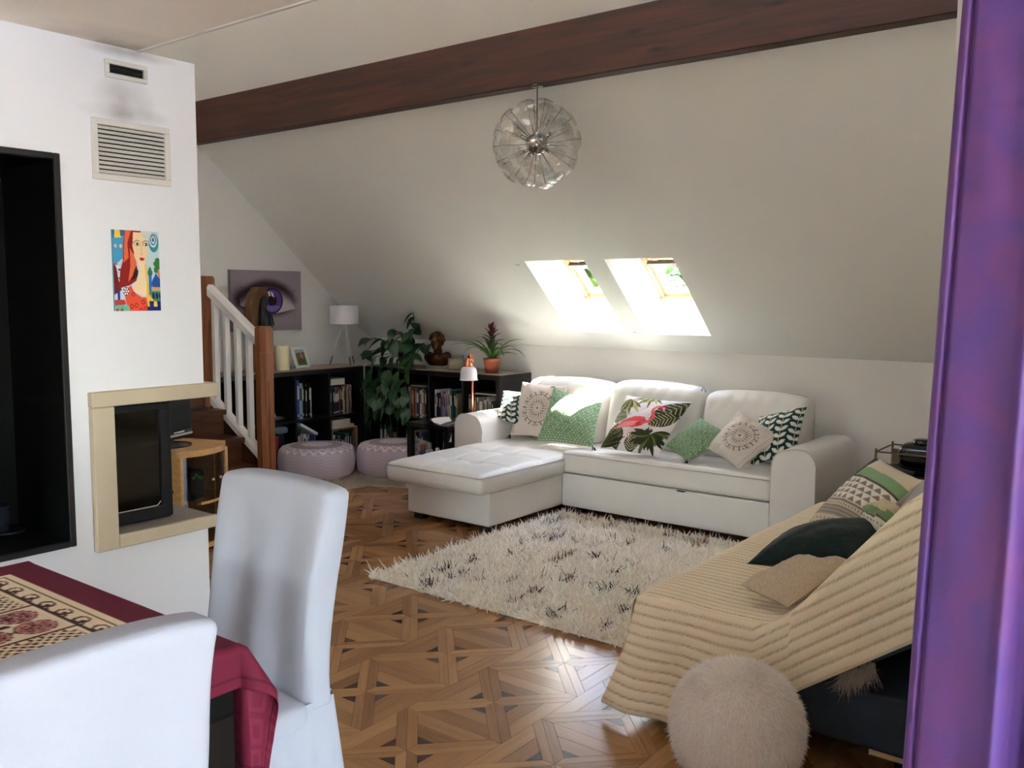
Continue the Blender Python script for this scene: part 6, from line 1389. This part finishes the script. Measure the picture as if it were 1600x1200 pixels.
def b_cloth(n=300):
    B = Board(n, n, (92, 26, 44)); cr, dk, rs = (214, 198, 166), (64, 26, 34), (176, 118, 110)
    B.poly([(.085, .085), (.915, .085), (.915, .915), (.085, .915)], cr); B.poly([(.10, .10), (.90, .10), (.90, .90), (.10, .90)], dk)
    B.poly([(.108, .108), (.892, .108), (.892, .892), (.108, .892)], cr)
    for k in range(9):                                           # scrolls along the frame
        for x, y, s in ((.15 + k * .0875, .135, 1), (.15 + k * .0875, .865, -1), (.135, .15 + k * .0875, 1), (.865, .15 + k * .0875, -1)):
            B.ell(x, y, .026, .020, dk, hole=.62); B.ell(x + .010, y + .004, .010, .008, dk); B.leaf(x + .024, y + .008 * s, .8 * s, .03, .006, dk)
    # quarters: lattice panels and medallion groups, alternating
    for gi in range(3):
        for gj in range(3):
            x0, y0 = .17 + gi * .225, .17 + gj * .225; x1, y1 = x0 + .21, y0 + .21
            if (gi + gj) % 2 == 0:
                B.poly([(x0, y0), (x1, y0), (x1, y1), (x0, y1)], dk); u0 = (B.U > x0) & (B.U < x1) & (B.V > y0) & (B.V < y1)
                B.put(u0 & ((((B.U + B.V) / .026) % 1 < .34) | (((B.U - B.V) / .026) % 1 < .34)), cr)
            else:
                B.poly([(x0, y0), (x1, y0), (x1, y1), (x0, y1)], (206, 192, 168))
                for a in range(2):
                    for b in range(2):
                        cx, cy = x0 + .055 + a * .10, y0 + .055 + b * .10; B.ell(cx, cy, .047, .047, dk); B.ell(cx, cy, .042, .042, rs)
                        for q in range(8): B.ell(cx + .027 * math.cos(q * .785), cy + .027 * math.sin(q * .785), .009, .009, dk, hole=.4)
                        B.ell(cx, cy, .015, .015, dk, hole=.5)
                B.ell(x0 + .105, y0 + .105, .012, .012, dk)
    for s in (.155, .3875, .6125, .845): B.line([(.16, s), (.84, s)], .010, dk); B.line([(s, .16), (s, .84)], .010, dk)
    return B
def tablecloth():
    B = b_cloth(); ox, oy = .085, .27; nx, ny = 260, 330
    p = np.linspace(XN - .20, XE + ox, nx); q = np.linspace(YN - oy, YE + oy, ny); PX, QY = np.meshgrid(p, q)
    dx = np.maximum(PX - XE, 0) - np.maximum(XN - PX, 0); dy = np.maximum(QY - YE, 0) - np.maximum(YN - QY, 0)
    L = np.hypot(dx, dy); th = np.arctan2(np.abs(dy), np.abs(dx)); o = np.minimum(L, .014) + .055 * np.abs(np.sin(2 * th)) * np.clip(L / .10, 0, 1) * ((np.abs(dx) > 0) & (np.abs(dy) > 0))
    o = o + .008 * np.sin(PX * 24) * np.clip(np.abs(dy) / .2, 0, 1) * (dx == 0)
    X = np.clip(PX, XN, XE) + np.sign(dx) * o * np.cos(th) * (L > 0); Y = np.clip(QY, YN, YE) + np.sign(dy) * o * np.sin(th) * (L > 0); Z = ZTB + .002 - np.maximum(L - .006, 0)
    X += .018 * np.clip(L / .2, 0, 1) * (dx > 0) * (np.abs(dy) > 0)
    col = np.zeros(PX.shape + (3,)); col[:] = (96, 26, 46)
    U = (PX - XN - .0) / (XE - XN); Vv = (YE - QY) / (YE - YN); k = (U > 0) & (U < 1) & (Vv > 0) & (Vv < 1); n = B.w
    col[k] = B.a[np.clip((Vv[k] * n).astype(int), 0, n - 1), np.clip((U[k] * n).astype(int), 0, n - 1)]
    hang = (L > .02); sq = ((PX / .05 + .3) % 1 < .8) & ((QY / .06) % 1 < .8) & ~(((PX / .05 + .3) % 1 < .62) & ((PX / .05 + .3) % 1 > .18) & ((QY / .06) % 1 < .62) & ((QY / .06) % 1 > .18)); col[hang & sq & (np.abs(dy) > .05)] = (108, 34, 56)
    hem = (PX > XE + ox - .022) & (PX < XE + ox - .019) | (np.abs(dy) > oy - .022) & (np.abs(dy) < oy - .019); col[hem] = (70, 16, 32)
    V = np.stack([X, Y, Z], -1).reshape(-1, 3); o_ = arr_mesh('tablecloth', V, grid_faces(ny, nx), mat_col('woven_tablecloth', rough=.75, bump=.3, bscale=600, sheen=.0, spec=.15), loc=(-1.84, .56, ZTB), colors=lin(col.reshape(-1, 3))); tag(o_, 'burgundy tablecloth with cream oriental panel over the dining table', 'tablecloth')
    sd = o_.modifiers.new('thick', 'SOLIDIFY'); sd.thickness = .0015; sd.offset = 1
tablecloth()
m_slip = mat('white_slipcover', (160, 164, 174), rough=0.9, var=0.015, scale=3, bump=.18, bscale=420, spec=.2)
def chair(origin, yaw, label, seed, w=.42):
    """local: back stands at y=0..t facing -y, seat in front; x centred"""
    root = thing('dining_chair', label, 'chair', origin, 'white slip-covered dining chairs'); X = Matrix.Translation(origin) @ Matrix.Rotation(yaw, 4, 'Z'); R_ = np.array(X.to_3x3()); o = np.array(origin)
    def put(nm, V, F, m, par=root): V = V @ R_.T + o; return arr_mesh(nm, V, F, m, par)
    t = .075; h = .955
    def back(P, N):
        P = P.copy(); v = np.clip((P[:, 2] - .45) / .5, 0, 1); P[:, 1] += .075 * v ** 1.1
        u = P[:, 0] / (w / 2); P[:, 2] -= .016 * np.abs(u) ** 3 * np.clip((P[:, 2] - .85) / .1, 0, 1)
        fold = np.sin(P[:, 0] * 34 + 5 * P[:, 2] + seed + 2 * np.sin(P[:, 2] * 3 + seed)) * .5 + .5 * np.sin(P[:, 0] * 17 - 7 * P[:, 2] + seed * 2)
        P[:, 1] += .012 * fold * (np.abs(N[:, 1]) > .5) * np.clip((.93 - P[:, 2]) / .25, 0, 1) * np.sign(-N[:, 1])
        P[:, 0] += (N[:, 0] * .006 * np.sin(P[:, 2] * 16 + seed)) + np.sign(u) * np.abs(u) ** 4 * (-.012 * np.sin(np.pi * np.clip((P[:, 2] - .45) / .5, 0, 1)) + .012 * np.clip((.5 - P[:, 2]) / .1, 0, 1)); return P
    V, F = rbox((-w / 2, 0, .435), (w / 2, t, h), .020, 56, 5, 66, fn=back, fine=4); put('back_cover', V, F, m_slip)
    def seat(P, N): P = P.copy(); P[:, 2] += .012 * np.clip(1 - (P[:, 0] / .2) ** 2, 0, 1) * (N[:, 2] > .3); return P
    V, F = rbox((-w / 2 - .012, -.36, .40), (w / 2 + .012, .004, .468), .022, 20, 20, 3, fn=seat); put('seat_cover', V, F, m_slip)
    # skirt: pleated ring from the waist to the floor
    n = 200; sd = []; a, b_ = w / 2 + .001, 0
    path = [(-a, -.36), (a, -.36), (a, t + .0), (-a, t + .0)]
    pts = []; per = [np.hypot(path[(i + 1) % 4][0] - path[i][0], path[(i + 1) % 4][1] - path[i][1]) for i in range(4)]; tot = sum(per)
    for i in range(n):
        s = i / n * tot; k = 0
        while s > per[k]: s -= per[k]; k += 1
        p0, p1 = np.array(path[k]), np.array(path[(k + 1) % 4]); dd = (p1 - p0) / per[k]; nn = np.array([dd[1], -dd[0]]); pts.append((p0 + dd * s, nn, s / per[k], k))
    rows = []
    for z in np.linspace(.462, .02, 26):
        v = (.462 - z) / .44; row = []
        for i, (p, nn, f, k) in enumerate(pts):
            fl = .004 + .060 * v + .010 * math.sin(i * .35 + seed) * v + .007 * math.sin(i * .9 + seed * 3 + v * 2) * v
            c = .030 * v * (abs(2 * f - 1) ** 6); q = p + nn * fl + (p / np.hypot(*p)) * c; row.append((q[0], q[1], z))
        rows.append(row)
    P = np.array(rows); V = P.reshape(-1, 3); put('skirt', V, grid_faces(26, n, True), m_slip)
    b = MB(); b.X = X; b.tube([(-a + .01, t + .003, .466), (a - .01, t + .003, .466)], .003, 6); b.build('waist_seam', m_slip, root)
    for x in (-w / 2 + .03, w / 2 - .03):
        for y in (-.32, t - .05): b = MB(); b.X = X; b.box((x - .018, y - .018, 0), (x + .018, y + .018, .41)); b.build('leg', m_ebony, root)
    return root
chair((-1.815, 1.30, 0), 0.0, 'white slip-covered dining chair on the far side of the table, its front showing', .7, .425)
chair((-1.240, .530, 0), -math.pi / 2, 'white slip-covered dining chair nearest the camera, seen from behind', 2.9, .43)

# ---------------------------------------------------------------- chandelier
def chandelier():
    c = Vector((-2.895, 3.935, 2.187)); R = .235; root = thing('chandelier', 'round burst chandelier of clear glass discs on chrome rods hanging from the beam', 'chandelier', c)
    m_ch = mat('chrome', (170, 166, 160), rough=.12, metal=1.0, var=.04); m_gl = mat_pane('clear_glass', (.95, .95, .94), .05, .12)
    MB().ball(c, .058, nu=28, nv=18).build('hub', m_ch, root)
    b = MB(); b.tube([c + Vector((0, 0, .05)), (c.x, c.y, 2.475)], .0025, 6); b.build('cord', m_dark, root); MB().lathe([(.012, 0), (.030, .006), (.032, .012), (0, .012)], (c.x, c.y, 2.475), 20).build('ceiling_cup', m_ch, root)
    N = 38; rodm = discm = None; ga = math.pi * (3 - math.sqrt(5))
    def local(bm, nm, m): o = bm.build(nm, m); me = o.data; bpy.data.objects.remove(o); return me
    rod = MB(); rod.tube([(0, 0, .05), (0, 0, R - .002)], .0022, 6); rod.ball((0, 0, R - .004), .0045, nu=8, nv=6); rodm = local(rod, 'rod', m_ch)
    dm = MB(); prof = [(0, R), (.018, R + .001), (.034, R - .003), (.046, R - .011), (.049, R - .015), (.047, R - .0155), (.033, R - .008), (.018, R - .005), (0, R - .005)]; dm.lathe(prof, (0, 0, 0), 26, cap=False); discm = local(dm, 'glass_disc', m_gl)
    for k in range(N):
        z = 1 - 2 * (k + .5) / N; rr = math.sqrt(1 - z * z); d = Vector((rr * math.cos(ga * k), rr * math.sin(ga * k), z)); q = d.to_track_quat('Z', 'Y')
        for nm, me in (('rod', rodm), ('glass_disc', discm)):
            o = bpy.data.objects.new(nm, me); COL.objects.link(o); o.parent = root; o.rotation_euler = q.to_euler()
    for k in range(7):                                               # short lamp sockets with bulbs
        a = k * .898; e = -.5 if k % 2 else .5; d = Vector((math.cos(a) * math.cos(e), math.sin(a) * math.cos(e), math.sin(e))); 
        so = MB().tube([c + d * .05, c + d * .098], .009, 10).build('socket', m_ch, root); MB().ball(c + d * .112, .016, nu=12, nv=8).build('bulb', m_gl, so)
chandelier()

# ---------------------------------------------------------------- purple curtain
def curtain():
    root = thing('curtain', 'purple satin curtain hanging at the right beside the wall end', 'curtain', (-.25, 1.44, .03))
    m, N, L, b = _nodes('purple_satin'); tc = N.new('ShaderNodeTexCoord'); nz = N.new('ShaderNodeTexNoise'); nz.inputs['Scale'].default_value = 9; nz.inputs['Detail'].default_value = 6; nz.inputs['Distortion'].default_value = .8; L.new(tc.outputs['Object'], nz.inputs['Vector'])
    rp = N.new('ShaderNodeValToRGB'); e = rp.color_ramp.elements; e[0].position = .36; e[1].position = .66; e[0].color = (*lin((86, 60, 124)), 1); e[1].color = (*lin((104, 62, 118)), 1); L.new(nz.outputs[0], rp.inputs[0]); L.new(rp.outputs[0], b.inputs['Base Color'])  # bluish and reddish blotches put patchy satin reflections into the colour
    b.inputs['Roughness'].default_value = .55; b.inputs['Specular IOR Level'].default_value = .3; b.inputs['Sheen Weight'].default_value = .15; b.inputs['Sheen Tint'].default_value = (*lin((170, 140, 240)), 1); pass
    n2 = N.new('ShaderNodeTexNoise'); n2.inputs['Scale'].default_value = 26; n2.inputs['Detail'].default_value = 3; L.new(tc.outputs['Object'], n2.inputs['Vector']); bp = N.new('ShaderNodeBump'); bp.inputs['Strength'].default_value = .35; bp.inputs['Distance'].default_value = .006; L.new(n2.outputs[0], bp.inputs['Height']); L.new(bp.outputs[0], b.inputs['Normal'])
    def path(z):
        k = (z - .8) / 1.2; xl = -.349 + .034 * k; xf = -.218 + .026 * k
        f = 1 - .75 * max(0, (z - 1.0) / 1.3)
        P = [(xl, 1.462), (xl + .004, 1.450), (xl + .014, 1.444), (xl + .019, 1.456), (xl + .024, 1.444), (xl + .05, 1.439), (xl + .085, 1.4365 + .002 * f), (xf - .018, 1.432), (xf - .004, 1.424 - .004 * f), (xf + .004, 1.430), (xf + .012, 1.450 + .016 * f), (xf + .022, 1.474 + .01 * f), (xf + .05, 1.470), (xf + .10, 1.440), (xf + .13, 1.425), (xf + .15, 1.45), (xf + .18, 1.475), (xf + .24, 1.45), (xf + .28, 1.43), (xf + .32, 1.46)]
        return np.array(P)
    t = np.linspace(0, 1, 20); ts = np.linspace(0, 1, 240); rows = []
    for z in np.linspace(.03, 2.27, 120):
        P = path(z); d = np.concatenate([[0], np.cumsum(np.linalg.norm(np.diff(P, axis=0), axis=1))]); d /= d[-1]; x, y = np.interp(ts, d, P[:, 0]), np.interp(ts, d, P[:, 1]); ker = np.array([1, 2, 3, 2, 1]) / 9.; x = np.convolve(np.pad(x, 2, 'edge'), ker, 'valid'); y = np.convolve(np.pad(y, 2, 'edge'), ker, 'valid')
        y = y + .0022 * np.sin(ts * 30 + z * 5) * np.sin(z * 7 + ts * 9) + .003 * np.sin(z * 3.1 + ts * 6)
        rows.append(np.stack([x, y, np.full(240, z)], -1))
    o = arr_mesh('cloth', np.array(rows).reshape(-1, 3), grid_faces(120, 240), m, root); sd = o.modifiers.new('thick', 'SOLIDIFY'); sd.thickness = .0016
    r = thing('curtain_rod', 'metal curtain rod above the frame carrying the purple curtain', 'curtain rod', (-.1, 1.45, 2.29)); MB().tube([(-.36, 1.452, 2.295), (.30, 1.452, 2.295)], .011, 12).build('rod', m_steel, r); MB().ball((-.37, 1.452, 2.295), .02, nu=14, nv=10).build('finial', m_steel, r)
    for x in (-.30, .25): MB().tube([(x, 1.452, 2.295), (x, 1.452, 2.34)], .006, 8).build('bracket', m_steel, r)
curtain()
